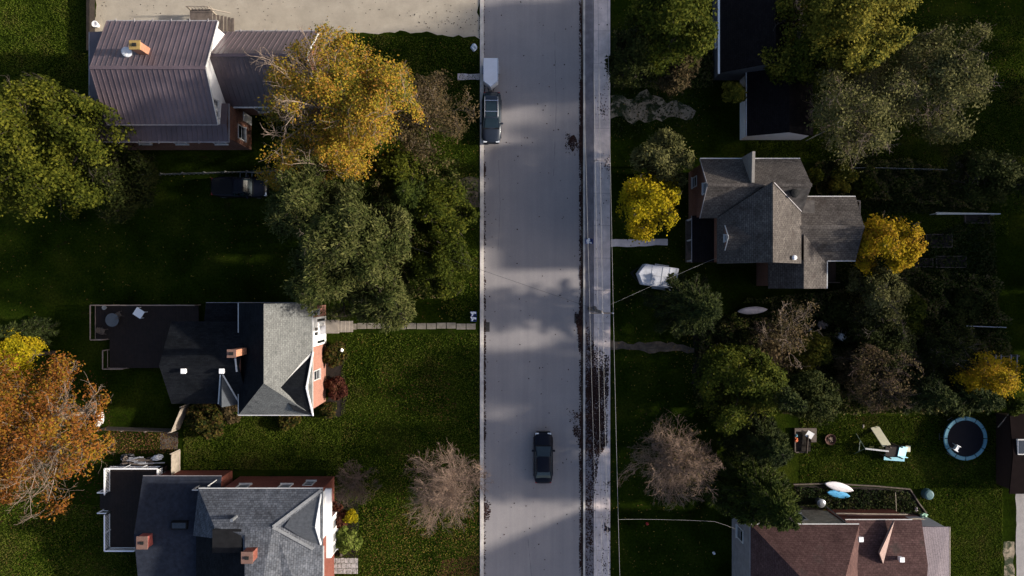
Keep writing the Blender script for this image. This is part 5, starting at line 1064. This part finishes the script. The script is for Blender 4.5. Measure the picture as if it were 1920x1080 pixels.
for i in range(9): a_ = W(rr.uniform(225, 260), rr.uniform(856, 874), .9); m = MB().beam(a_, a_+Vector((rr.uniform(1.2, 2.4), rr.uniform(-.4, .4), rr.uniform(-.3, .3))), .12, .04); m.build('board', TARPS[(i % 2)*3], jp)
o = blob('white_tarp', 'crumpled white tarp under the rusty oak by the dim fence', 'tarp', W(188, 783, .4), .42, .75, .5, M('chalk_white', (.48, .47, .46), .1, 3, .6), 44)
c = W(1000, 400)
# log on the lawn
a_, b_ = W(832, 482, .15), W(850, 474, .15); tag(MB().tube([a_, b_], .12, 10).build('fallen_log', BARKP), 'short pale log on the lawn below the dark shrubby tree', 'log')
c = W(640, 657, 1.6); blob('white_stone', 'white garden stone among the shrubs by the front steps', 'stone', (c.x, c.y, 1.25), .14, .16, .3, WHITE, 5)

# ---------------------------------------------------------------- yards on the right
tp = W(1810, 822, .85); t = thing('trampoline', 'round trampoline with teal blue padded rim and black mat', 'trampoline', (tp.x, tp.y, 0)); RT = 2.0
m = MB(); m.lathe((tp.x, tp.y, .86), [(.001, 0), (RT-.32, 0), (RT-.32, .012), (.001, .012)], 40); m.build('mat', M('trampoline_mat', (.007, .007, .011), .2, 4, .8, .05, 0, .1), t)
m = MB()
for k in range(12): a_ = 2*math.pi*k/12; b_ = 2*math.pi*(k+1)/12; e = .02; m.loft([[(tp.x+r*math.cos(an), tp.y+r*math.sin(an), zz) for r, zz in ((RT-.33, .88), (RT-.30, .93), (RT-.02, .93), (RT+.04, .86))] for an in np.linspace(a_+e, b_-e, 5)])
m.build('rim_pad', M('teal_pad', (.075, .20, .26), .12, 1.5, .45, .05), t)
for k in range(6):
    a_ = 2*math.pi*k/6; c = Vector((tp.x+RT*.97*math.cos(a_), tp.y+RT*.97*math.sin(a_), 0)); MB().tube([c+Vector((0, 0, .86)), c+Vector((0, 0, .03))], .025).beam(c+Vector((-.3*math.sin(a_), .3*math.cos(a_), .03)), c-Vector((-.3*math.sin(a_), .3*math.cos(a_), -.03)), .05, .05).build('leg', STEEL, t)
chair(1788, 838, .875, R_(60), WHITE, 'white plastic chair standing on the trampoline near its lower left rim', 1.0)
# playset
SWING = M('swing_tube', (.16, .20, .15), .15, 3, .5); YEL = M('faded_yellow', (.30, .24, .06), .2, 3, .6); LBLUE = M('light_blue_plastic', (.26, .50, .58), .06, 2, .45); CREAM = M('cream_plastic', (.62, .58, .42), .08, 3, .5)
p = W(1650, 842); ps = thing('swing_set', 'swing set with climbing tower and light blue slide on the sunny lawn', 'swing set', (p.x, p.y, 0))
zt = 2.1; A_, B_ = W(1622, 841, zt), W(1666, 846, zt); m = MB()
for q_ in ((1605, 813), (1601, 851)): m.tube([A_, W(*q_, 0)], .035)
m.tube([W(1605, 813, .1).lerp(A_, .45), W(1601, 851, .1).lerp(A_, .45)], .03); m.build('frame', SWING, ps)
MB().beam(A_, B_, .13, .13).build('top_beam', M('pale_beam', (.42, .42, .42), .1, 3), ps)
for x_ in (1634, 1652):
    q_ = W(x_, 838 if x_ == 1634 else 839, .5); sw = MB().box(q_.x-.22, q_.x+.22, q_.y-.09, q_.y+.09, .48, .52).build('swing', YEL, ps); tpz = A_.lerp(B_, (x_-1622)/44)
    MB().tube([(q_.x-.2, q_.y, .5), (tpz.x-.2, tpz.y, zt)], .01, 5).tube([(q_.x+.2, q_.y, .5), (tpz.x+.2, tpz.y, zt)], .01, 5).build('chain', STEEL, sw)
tw = W(1673, 846, 1.3); m = MB().box(tw.x-.6, tw.x+.55, tw.y-.55, tw.y+.55, 1.2, 1.28)
m.build('platform', DECK, ps)
for i, j in ((-1, -1), (1, -1), (1, 1), (-1, 1)): MB().box(tw.x+i*.52-.05, tw.x+i*.52+.05, tw.y+j*.5-.05, tw.y+j*.5+.05, 0, 2.1).build('post', DECKG, ps)
MB().beam((tw.x-.5, tw.y+.5, 1.28), (tw.x-1.0, tw.y+2.0, 0), .8, .06, (0, .5, 1)).build('climbing_wall', CREAM, ps)
m = MB(); s0, s1 = Vector((tw.x+.55, tw.y, 1.35)), Vector((tw.x+1.7, tw.y-.25, .5))
m.beam(s0, s1, .95, .05).beam(s0+Vector((0, .47, .1)), s1+Vector((0, .47, .1)), .05, .25).beam(s0-Vector((0, .47, -.1)), s1-Vector((0, .47, -.1)), .05, .25).beam(s0-Vector((.9, .75, .9)), s1-Vector((.1, .65, .1)), .5, .06); m.build('slide', LBLUE, ps)
MB().box(tw.x+1.72, tw.x+2.15, tw.y-.25, tw.y+.3, .3, .4).build('step', CREAM, ps)
# sandbox with toys
p = W(1508, 825); sb = thing('sandbox', 'wooden sandbox with dark sand and a loose white lid by the play lawn', 'sandbox', (p.x, p.y, 0)); p0, p1 = W(1488, 848), W(1529, 802)
m = MB().box(p0.x, p1.x, p1.y-.3, p1.y, 0, .28).box(p0.x, p0.x+.1, p0.y, p1.y, 0, .3).box(p1.x-.5, p1.x, p0.y+1, p1.y-.3, 0, .26).box(p0.x, p1.x-.9, p0.y, p0.y+.1, 0, .3).beam((p1.x-1.0, p0.y, .4), (p1.x-.85, p1.y-.6, .4), .06, .3); m.build('frame', DECKG, sb)
MB().box(p0.x+.1, p1.x-.5, p0.y+.1, p1.y-.3, .0, .1).build('sand', MULCH, sb)
p_ = W(1518, 815, .4); MB(T((p_.x, p_.y, .42), R_(-30), R_(8))).box(-.33, .33, -.3, .3, 0, .04).build('lid', WHITE, sb)
blob('toy_truck', 'orange toy in the left side of the sandbox', 'toy', W(1492, 824, .15), .17, .22, .25, M('orange_toy', (.45, .09, .02), .1, 4, .5), 9); blob('toy_bucket', 'pale blue toy bucket in the sandbox above the orange toy', 'toy', W(1492, 816, .15), .1, .12, .3, LBLUE, 10)
p = W(1555, 823); fp = thing('fire_pit', 'small round rusty fire pit between the sandbox and the swing set', 'fire pit', (p.x, p.y, 0)); MB().lathe((p.x, p.y, 0), [(.35, 0), (.5, .3), (.52, .3), (.44, .26), (.3, .1), (.001, .08)], 20).build('bowl', M('rusty_iron', (.08, .035, .025), .4, 6, .8, .3), fp)
m = MB()
for i in range(4): a_ = i*.8; m.beam((p.x-.25*math.cos(a_), p.y-.25*math.sin(a_), .16+i*.04), (p.x+.25*math.cos(a_), p.y+.25*math.sin(a_), .2+i*.04), .07, .06)
m.build('logs', BARKP, fp)
def kayak(px_, py_, z, L, w_, rz, mat, label, cat='kayak', name='kayak', h=.3, group=None, flip=False):
    p = W(px_, py_, z); X = T(p, rz); r = thing(name, label, cat, (p.x, p.y, z), group); m = MB(X); m.smooth = True; rings = []
    for i in range(21):
        u = -1+2*i/20; ww = w_/2*(1-abs(u)**2.2)**.8+.008; hh = h*(.45+.55*(1-u*u))
        rings.append([(u*L/2, ww*math.cos(a), (h*.5+hh*.5*math.sin(a)*(1 if math.sin(a) > 0 else .9)+.12*abs(u)**3*(-1 if flip else 1)*.5)) for a in np.linspace(0, 2*math.pi, 14, endpoint=False)])
    m.loft(rings); m.build('hull', mat, r); MB(X).beam((-L*.46, 0, h*.99), (L*.46, 0, h*.99), .03, .02).build('keel', mat, r)
    return r
kayak(1571, 912, .15, 2.75, .82, R_(-14), M('kayak_white', (.72, .68, .70), .05, 2, .35, 0), 'white kayak lying upside down at the edge of the vegetable bed', group='kayaks beside the vegetable bed')
kayak(1570, 925.5, .1, 2.2, .72, R_(-10), M('kayak_blue', (.10, .36, .62), .08, 2, .35, 0), 'sky blue kayak lying beside the white one in the vegetable bed', group='kayaks beside the vegetable bed')
kayak(1409, 582, .35, 2.8, .7, R_(4), M('canoe_pink_white', (.56, .50, .52), .25, 1.5, .4, .1), 'overturned pale canoe lying under the shrubs below the shingled house', 'canoe', 'canoe', .4)
p = W(1736, 925); cb = thing('compost_bin', 'round teal compost bin on the lawn right of the vegetable bed', 'compost bin', (p.x, p.y, 0)); TEAL = M('dull_teal', (.06, .12, .13), .15, 3, .6, .1)
MB().lathe((p.x, p.y, 0), [(.5, 0), (.45, .5), (.43, .52)], 18).build('body', TEAL, cb); MB().lathe((p.x, p.y, .53), [(.46, 0), (.44, .05), (.3, .12), (.001, .14)], 18).build('lid', TEAL, cb)
p = W(1532, 938); gb = thing('rubbish_bin', 'galvanised round rubbish bin in the vegetable bed left of the kayaks', 'rubbish bin', (p.x, p.y, 0)); MB().lathe((p.x, p.y, 0), [(.3, 0), (.36, .95), (.38, .95)], 20).build('body', STEEL, gb); MB().lathe((p.x, p.y, .96), [(.4, 0), (.4, .05), (.2, .13), (.001, .15)], 20).build('lid', STEEL, gb)
p = W(1600, 908); bd = thing('garden_border', 'timber border round the vegetable bed above the maroon roof', 'garden border', (p.x, p.y, 0)); P = [W(*q_, .12) for q_ in ((1487, 908), (1560, 906), (1600, 909), (1640, 911), (1706, 917), (1722, 942), (1737, 962))]
for a_, b_ in zip(P[:-1], P[1:]): MB().beam(a_, b_, .1, .22).build('board', DECKG, bd)
MB().beam(W(1679, 923, .6), W(1681, 962, .6), .04, .04).beam(W(1679, 923, .6), W(1679, 923, 0), .04, .04).beam(W(1681, 962, .6), W(1681, 962, 0), .04, .04).build('divider', WOODL, bd)
hs = [W(*q_, .05) for q_ in ((1494, 949), (1512, 947), (1535, 948), (1560, 953), (1590, 959), (1612, 960), (1650, 957), (1676, 956))]; m = MB(); m.smooth = True; m.tube(hs, .035, 8); tag(m.build('garden_hose', M('yellow_hose', (.36, .31, .10), .1, 3, .5)), 'yellow garden hose curving through the vegetable bed', 'hose')
a_, b_ = W(1702, 972, .6), W(1735, 973, .6); tag(kayak(1718, 974, .9, 1.8, .28, R_(-2), WOODL, 'long tan board lying at the lower right end of the vegetable bed', 'plank', 'tan_plank', .1), None, None)
blob('green_sack', 'pale green sack at the lower right corner of the vegetable bed', 'sack', W(1730, 965), .35, .2, .4, M('mint_plastic', (.25, .42, .32), .15, 4, .5), 12); blob('pale_sack', 'pale pink sack at the right side of the vegetable bed', 'sack', W(1716, 953), .14, .28, .3, M('pale_pink', (.5, .42, .42), .1, 4, .6), 13)
blob('yellow_toy', 'small yellow toy by the downpipe of the maroon roofed house', 'toy', W(1546, 958, .1), .3, .15, .25, M('toy_yellow', (.5, .36, .03), .1, 4, .5), 15)
def bed(x0, y0, x1, y1, lb):
    p0, p1 = W(x0, y1), W(x1, y0); r = thing('raised_bed', lb, 'garden bed', ((p0.x+p1.x)/2, (p0.y+p1.y)/2, 0), 'raised beds in the shaded garden'); MB().box(p0.x, p1.x, p0.y, p1.y, 0, .2).build('soil', MULCH, r)
    m = MB().box(p0.x-.05, p0.x, p0.y-.05, p1.y+.05, 0, .26).box(p1.x, p1.x+.05, p0.y-.05, p1.y+.05, 0, .26).box(p0.x, p1.x, p0.y-.05, p0.y, 0, .26).box(p0.x, p1.x, p1.y, p1.y+.05, 0, .26); m.build('frame', DECKG, r)
bed(1735, 440, 1782, 463, 'raised bed right of the golden tree, upper of the shaded beds'); bed(1713, 486, 1746, 500, 'short raised bed below the others, nearest the golden tree'); bed(1754, 481, 1808, 501, 'long leafy raised bed at the lower right of the shaded beds'); bed(1808, 403, 1852, 418, 'raised bed just under the white garden pole')
def hrail(x0, y0, x1, y1, z, r0_, r1_, lb, mat=WHITE):
    a_, b_ = W(x0, y0, z), W(x1, y1, z); r = thing('garden_pole', lb, 'garden pole', (a_.x, a_.y, 0)); MB().tube([a_, b_], [r0_, r1_], 8).build('bar', mat, r)
    for q_ in (a_.lerp(b_, .02), a_.lerp(b_, .98)): MB().tube([(q_.x, q_.y, 0), q_], .05, 8).build('post', mat, r)
hrail(1755, 400, 1876, 401, 1.2, .12, .05, 'long white horizontal pole above the shaded garden beds', M('pole_white', (.5, .49, .46), .1, 3)); hrail(1808, 611, 1887, 614, 1.2, .045, .03, 'thin pale horizontal pole in the dark garden above the evergreens', GREYW)
def wfence(pts, h, lb, rail_r=.02, mat=None):
    mat = mat or M('fence_metal', (.2, .2, .19), .2, 4, .6); P = [W(x, y, 0) for x, y in pts]; r = thing('wire_fence', lb, 'fence', P[0]); m = MB()
    for a_, b_ in zip(P[:-1], P[1:]):
        U = Vector((0, 0, h)); m.tube([a_+U, b_+U], rail_r, 6); n = max(1, int((b_-a_).length/2.4))
        for i in range(n+1): c = a_.lerp(b_, i/n); MB().tube([c, c+U], .025, 6).build('post', mat, r)
        for zz in (.3, .6): m.tube([a_+U*zz, b_+U*zz], .006, 4)
    m.build('rail', mat, r)
wfence([(1560, 318), (1640, 318), (1785, 322)], 1.1, 'thin pale wire fence crossing the garden behind the shingled house'); wfence([(1301, 482), (1300, 405)], 1.0, 'pale rail in front of the porch of the shingled house')
# barbecue and small garden things
p = W(1580, 632, 1.0); bq = thing('barbecue', 'white lidded barbecue with side handles among the shrubs', 'barbecue', (p.x, p.y, 0)); X = T((p.x, p.y, 0), R_(-38))
MB(X).box(-.3, .3, -.27, .27, .75, 1.05).build('lid', WHITE, bq, bevel=.05); MB(X).box(-.28, .28, -.25, .25, .1, .74).build('cabinet', GREYW, bq); MB(X).beam((-.3, .3, .85), (-.45, .85, .7), .05, .05).beam((.1, .3, .85), (-.05, .85, .7), .05, .05).build('handle', WOODL, bq)
blob('garden_boulder', 'round pinkish boulder right of the bare limbed tree', 'boulder', W(1541, 608), .5, .42, .6, M('pink_stone', (.36, .27, .22), .3, 4, .9), 16)
blob('white_stone', 'white round stone under the bare limbed tree, left of the pair', 'stone', W(1484, 616, .1), .16, .15, .3, WHITE, 17, 'white stones under the bare tree'); blob('white_stone', 'white round stone beside the pinkish boulder, right of the pair', 'stone', W(1518, 618, .1), .14, .16, .3, WHITE, 18, 'white stones under the bare tree')
p = W(1575, 232, 7.4); ds = thing('pole_dish', 'round white dish on a pole poking through the sage coloured tree', 'satellite dish', (p.x, p.y, 0)); m = MB(T(p, 0, R_(8))); m.smooth = True; m.lathe((0, 0, 0), [(.02, .02), (.2, .01), (.30, .08), (.31, .1), (.25, .13), (.001, .16)], 22); m.build('dish', M('dish_cream', (.62, .60, .56), .1, 6, .5), ds); MB().tube([(p.x, p.y, 0), (p.x, p.y, 7.4)], .05, 8).build('mast', STEEL, ds)
p = W(1890, 700, 2.3); pg = thing('pergola', 'dim pergola of pale beams at the right edge', 'pergola', (p.x, p.y, 0))
for x_ in (1867, 1877, 1896, 1907): a_, b_ = W(x_, 665, 2.4), W(x_-1, 702, 2.4); MB().beam(a_, b_, .06, .14).build('beam', M('pergola_grey', (.22, .22, .25), .1, 3), pg)
for x_ in (1866, 1909):
    for y_ in (667, 700): c = W(x_, y_, 2.2); MB().box(c.x-.05, c.x+.05, c.y-.05, c.y+.05, 0, 2.33).build('post', DECKG, pg)
for y_ in (668, 699): MB().beam(W(1862, y_, 2.28), W(1912, y_, 2.28), .06, .09).build('crossbeam', DECKG, pg)
tag(MB().beam(W(1871, 801, .5), W(1896, 771, 2.0), .07, .07).build('leaning_pole', WOODL), 'pale pole leaning beside the trampoline towards the right edge', 'pole')
p = W(1897, 799, .5); bn = thing('wooden_bench', 'small wooden bench by the shaded brick house at the right edge', 'bench', (p.x, p.y, 0)); MB().box(p.x-.25, p.x+.25, p.y-.4, p.y+.4, .42, .47).build('seat', GREYW, bn)
for i in (-.35, .35): MB().box(p.x-.22, p.x+.22, p.y+i-.03, p.y+i+.03, 0, .42).build('leg', DECKG, bn)
p = W(1886, 884); bb = thing('blue_bin', 'dark blue wheeled bin beside the shaded brick house', 'wheeled bin', (p.x, p.y, 0)); MB().loft([[(p.x-.25*f, p.y-.28*f, z), (p.x+.25*f, p.y-.28*f, z), (p.x+.25*f, p.y+.28*f, z), (p.x-.25*f, p.y+.28*f, z)] for f, z in ((.8, .05), (1, .95))]).build('body', BLUEB, bb); MB().box(p.x-.28, p.x+.28, p.y-.31, p.y+.31, .96, 1.02).build('lid', BLUEB, bb)
for s in (-1, 1): MB().tube([(p.x-.24, p.y+s*.24, .1), (p.x-.24, p.y+s*.3, .1)], .1, 12).build('wheel', RUBBER, bb)
blob('red_ball', 'small red ball on the dark lawn near the lower service cable', 'ball', W(1213, 981), .13, .13, .3, M('ball_red', (.35, .03, .03), .1, 4, .5), 20)
blob('white_ball', 'small white ball on the dark lawn near the bottom edge', 'ball', W(1338, 1036), .13, .13, .3, WHITE, 21)
blob('pale_flagstone', 'pale stone on the play lawn above the swing set', 'stone', W(1618, 799), .08, .18, .12, WOODL, 22)

# ---------------------------------------------------------------- scattered ground detail
def inpoly(P, poly):
    x, y = P[:, 0], P[:, 1]; r = np.zeros(len(P), bool); n = len(poly)
    for i in range(n):
        x1, y1 = poly[i]; x2, y2 = poly[(i+1) % n]; c = ((y1 > y) != (y2 > y)) & (x < (x2-x1)*(y-y1)/(y2-y1+1e-9)+x1); r ^= c
    return r
def pts_in(poly, n, rng, holes=()):
    poly = np.array(poly, float); lo, hi = poly.min(0), poly.max(0); out = []; tot = 0
    while tot < n:
        P = rng.uniform(lo, hi, (n*2, 2)); k = inpoly(P, poly)
        for h in holes: k &= ~inpoly(P, h)
        out.append(P[k]); tot += k.sum()
        if k.sum() == 0: break
    P = np.concatenate(out)[:n]; return np.stack([(P[:, 0]-960)*.05, (540-P[:, 1])*.05], axis=-1)
def scat(name, label, cat, regs, mat, size, seed, z=.02, zr=.03, flat=3.0, asp=.7, holes=(), clump=0):
    rng = np.random.default_rng(seed); cs = []
    for p_, n in regs:
        q = pts_in(p_, n, rng, holes)
        if clump:                                          # drifts: pull most leaves round scattered centres
            k = max(3, n//45); ct = pts_in(p_, k, rng, holes); w = rng.uniform(.2, 1, k)**2; i = rng.choice(k, n, p=w/w.sum())
            d = ct[i]+rng.normal(size=(n, 2))*np.array([clump, clump*1.6]); m_ = rng.uniform(0, 1, n) < .85; ok = inpoly(np.stack([d[:, 0]/.05+960, 540-d[:, 1]/.05], axis=-1), p_); m_ &= ok; q[m_] = d[m_]
        cs.append(q)
    c = np.concatenate(cs); c = np.concatenate([c, z+rng.uniform(0, zr, (len(c), 1))], axis=1)
    v, f = leaves_np(c, size, rng, None, flat, asp); o = npmesh(name, v, f, mat); return tag(o, label, cat, None, 'stuff')
LIT = leafmat('litter_mixed', [(.30, .22, .05), (.26, .15, .05), (.38, .28, .06), (.20, .10, .04)], 1, .1, .9); LITD = leafmat('litter_dark_red', [(.035, .018, .016), (.055, .028, .024), (.08, .042, .034)], 1, .05, .9); LITR = leafmat('litter_russet', [(.14, .06, .03), (.20, .09, .035), (.10, .045, .03)], 1, .1, .9)
ROADL = [(640, 625), (900, 625), (900, 1080), (610, 1080), (612, 880), (345, 880), (345, 790), (640, 790)]
scat('fallen_leaves', 'yellow and tan fallen leaves sprinkled on the lawns left of the road', 'fallen leaves', [(ROADL, 800), ([(680, 950), (900, 950), (900, 1080), (680, 1080)], 1500), ([(690, 70), (898, 70), (898, 600), (780, 600)], 500), ([(0, 950), (260, 950), (260, 1080), (0, 1080)], 500), ([(200, 812), (330, 812), (330, 850), (200, 850)], 400), ([(0, 330), (520, 330), (560, 560), (0, 600)], 300)], LIT, .06, 1)
scat('fallen_leaves', 'russet fallen leaves under the leafless tree and rusty oak', 'fallen leaves', [([(0, 700), (200, 700), (230, 960), (0, 1000)], 1600), ([(750, 850), (900, 850), (900, 1020), (740, 1000)], 700), ([(830, 1050), (899, 1040), (899, 1080), (820, 1080)], 700), ([(200, 800), (335, 812), (335, 850), (180, 850)], 900), ([(700, 690), (850, 700), (860, 790), (720, 760)], 250)], LITR, .06, 2)
scat('fallen_leaves', 'scattered fallen leaves on the lawns right of the sidewalk', 'fallen leaves', [([(1146, 0), (1330, 0), (1330, 1080), (1146, 1080)], 900), ([(1500, 780), (1870, 780), (1870, 960), (1740, 960), (1710, 905), (1500, 905)], 260), ([(1700, 0), (1920, 0), (1920, 400), (1700, 400)], 500), ([(1280, 600), (1600, 600), (1600, 760), (1280, 760)], 900)], LIT, .06, 3)
scat('gutter_leaves', 'dark red brown leaf litter drifted along the right kerb and gutter', 'leaf litter', [([(1086, 0), (1093, 0), (1093, 1080), (1086, 1080)], 3300), ([(1088, 150), (1096, 150), (1096, 300), (1086, 300)], 1600), ([(1080, 600), (1096, 600), (1096, 660), (1086, 660)], 400), ([(1070, 256), (1076, 253), (1080, 260), (1083, 268), (1079, 277), (1074, 285), (1069, 278), (1065, 268)], 330), ([(1060, 248), (1086, 248), (1088, 292), (1060, 290)], 90), ([(1078, 585), (1092, 585), (1092, 640), (1086, 640)], 500), ([(1060, 760), (1095, 780), (1092, 860), (1070, 800)], 250)], LITD, .065, 4, .02, .03, clump=.16)
scat('verge_leaves', 'dark leaf litter covering the verge and sidewalk edge near the moving car', 'leaf litter', [([(1098, 600), (1113, 640), (1118, 700), (1142, 680), (1140, 720), (1132, 800), (1140, 830), (1122, 860), (1114, 940), (1108, 860), (1098, 850)], 2800), ([(1098, 690), (1128, 690), (1124, 850), (1098, 850)], 2000), ([(1108, 640), (1142, 670), (1138, 830), (1120, 850), (1108, 800)], 2300), ([(1098, 850), (1112, 850), (1112, 1080), (1098, 1080)], 700), ([(1113, 0), (1144, 0), (1144, 640), (1113, 640)], 150), ([(1113, 900), (1144, 900), (1144, 1080), (1113, 1080)], 120)], LITD, .065, 5, .09, .03, clump=.3)
scat('gutter_leaves', 'brown leaf litter along the left kerb', 'leaf litter', [([(900, 300), (911, 300), (911, 1080), (900, 1080)], 2000), ([(899, 0), (909, 0), (909, 300), (899, 300)], 700), ([(903, 930), (922, 945), (918, 975), (903, 975)], 250), ([(903, 600), (911, 600), (911, 760), (903, 760)], 700)], LITD, .06, 6, .02, .03, clump=.2)
scat('road_litter', 'odd leaves and dark specks on the road surface', 'leaf litter', [([(912, 0), (1086, 0), (1086, 1080), (912, 1080)], 130)], LITD, .07, 7, .02, .02)
scat('lot_debris', 'small dark clumps and leaves on the sandy lot', 'debris', [([(180, 0), (898, 0), (898, 58), (180, 45)], 90), ([(780, 20), (898, 20), (898, 62), (780, 58)], 50)], LITD, .055, 8, .02, .03)
def grass_blades(name, label, regs, mat, seed, h=.10, holes=()):
    rng = np.random.default_rng(seed); c = np.concatenate([pts_in(p_, n, rng, holes) for p_, n in regs]); N_ = len(c); a = rng.uniform(0, 6.283, N_); s = rng.uniform(.6, 1.4, N_); b = np.concatenate([c, np.full((N_, 1), .001)], axis=1)
    d = np.stack([np.cos(a), np.sin(a), 0*a], axis=-1)*.035*s[:, None]; lean = rng.normal(size=(N_, 3))*.06; lean[:, 2] = h*s
    v = np.stack([b-d, b+d, b+lean], axis=1).reshape(-1, 3); return tag(npmesh(name, v, np.arange(N_*3).reshape(N_, 3), mat, None, 3), label, 'grass', None, 'stuff')
GB = leafmat('grass_blade', [(.045, .07, .008), (.11, .17, .014), (.165, .21, .025), (.17, .15, .04)], .35, .25, .25)  # bright blades sown only on sunny lawn, sunlight put into the colour
H2H = [(290, 560), (640, 560), (640, 785), (290, 785)]
grass_blades('lawn_grass', 'green grass of the front lawns left of the road', [(ROADL, 60000), ([(690, 64), (898, 74), (898, 600), (840, 600), (690, 130)], 26000), ([(345, 770), (640, 780), (640, 880), (345, 880)], 16000), ([(0, 0), (172, 0), (172, 170), (0, 170)], 16000), ([(0, 940), (262, 950), (262, 1080), (0, 1080)], 16000)], GB, 1)
grass_blades('lawn_grass', 'green grass of the back lawns at the right', [([(1500, 780), (1880, 780), (1880, 1080), (1785, 1080), (1740, 960), (1710, 905), (1500, 905)], 46000), ([(1690, 30), (1920, 30), (1920, 400), (1690, 400)], 46000), ([(1600, 370), (1890, 370), (1890, 440), (1620, 440)], 14000), ([(1400, 262), (1780, 262), (1780, 300), (1400, 296)], 14000)], GB, 2)
WEED = leafmat('weed_leaf', [(.015, .03, .008), (.04, .06, .014), (.09, .09, .03)], .5, .2, .5)
scat('ground_cover', 'tangled low weeds and garden plants behind the shingled house', 'ground cover', [([(1560, 500), (1860, 400), (1880, 720), (1540, 760), (1300, 760), (1300, 600), (1560, 560)], 26000), ([(1540, 300), (1820, 320), (1800, 400), (1640, 400), (1560, 360)], 7000)], WEED, .13, 11, .03, .4, .6, .5)
scat('bed_plants', 'leafy plants in the vegetable bed by the kayaks', 'garden plants', [([(1490, 912), (1700, 920), (1728, 962), (1560, 956), (1490, 945)], 3000)], WEED, .13, 12, .03, .35, .6, .4)
scat('ground_cover', 'low weeds and seedlings around the dirt drive', 'ground cover', [([(1146, 40), (1320, 40), (1320, 250), (1146, 260)], 1800), ([(840, 320), (898, 350), (880, 400), (830, 420)], 500)], WEED, .09, 13, .02, .12, .8)

TANG = leafmat('thicket_leaf', [(.035, .055, .01), (.095, .12, .022), (.19, .19, .045), (.20, .15, .07)], .7, .2, .6)
HOLES = [[(x-a, y-b), (x+a, y-b), (x+a, y+b), (x-a, y+b)] for x, y, a, b in ((1408, 581, 34, 14), (1580, 630, 20, 20), (1541, 608, 16, 14), (1484, 616, 7, 7), (1518, 618, 7, 7), (1507, 800, 40, 20), (1850, 612, 45, 6))]
def thicket(name, label, poly, n, hmax, mat, size, seed):
    rng = np.random.default_rng(seed); c = pts_in(poly, n, rng, HOLES); x, y = c[:, 0], c[:, 1]
    hgt = np.clip(.5+.5*np.sin(x*1.3+2*np.sin(y*.9))*np.sin(y*1.7+1.5*np.sin(x*.7))+.25*np.sin(x*3.1+y*2.3), 0, 1)*hmax
    z = hgt*rng.uniform(.2, 1, n)**.5+.05; c3 = np.stack([x, y, z], axis=-1); v, f = leaves_np(c3, size, rng, None, .5, .6); return tag(npmesh(name, v, f, mat), label, 'undergrowth', None, 'stuff')
thicket('undergrowth', 'tangled dark undergrowth filling the gardens between the shingled house and the play lawn', [(1310, 640), (1400, 560), (1560, 545), (1700, 500), (1860, 520), (1890, 700), (1860, 770), (1500, 775), (1300, 760)], 42000, 1.9, TANG, .12, 51)
thicket('undergrowth', 'low tangled bushes along the wire fence behind the shingled house', [(1525, 305), (1700, 300), (1840, 330), (1850, 395), (1640, 375), (1530, 365)], 12000, 1.3, TANG, .12, 52)
thicket('undergrowth', 'tangled bushes under the trees at the top right of the sidewalk', [(1150, 60), (1330, 40), (1335, 165), (1240, 170), (1150, 165)], 9000, 1.2, TANG, .11, 53)
thicket('undergrowth', 'bushes at the right of the lawn below the golden maple', [(690, 290), (860, 300), (870, 400), (840, 560), (780, 560), (700, 400)], 9000, 1.4, TANG, .11, 54)
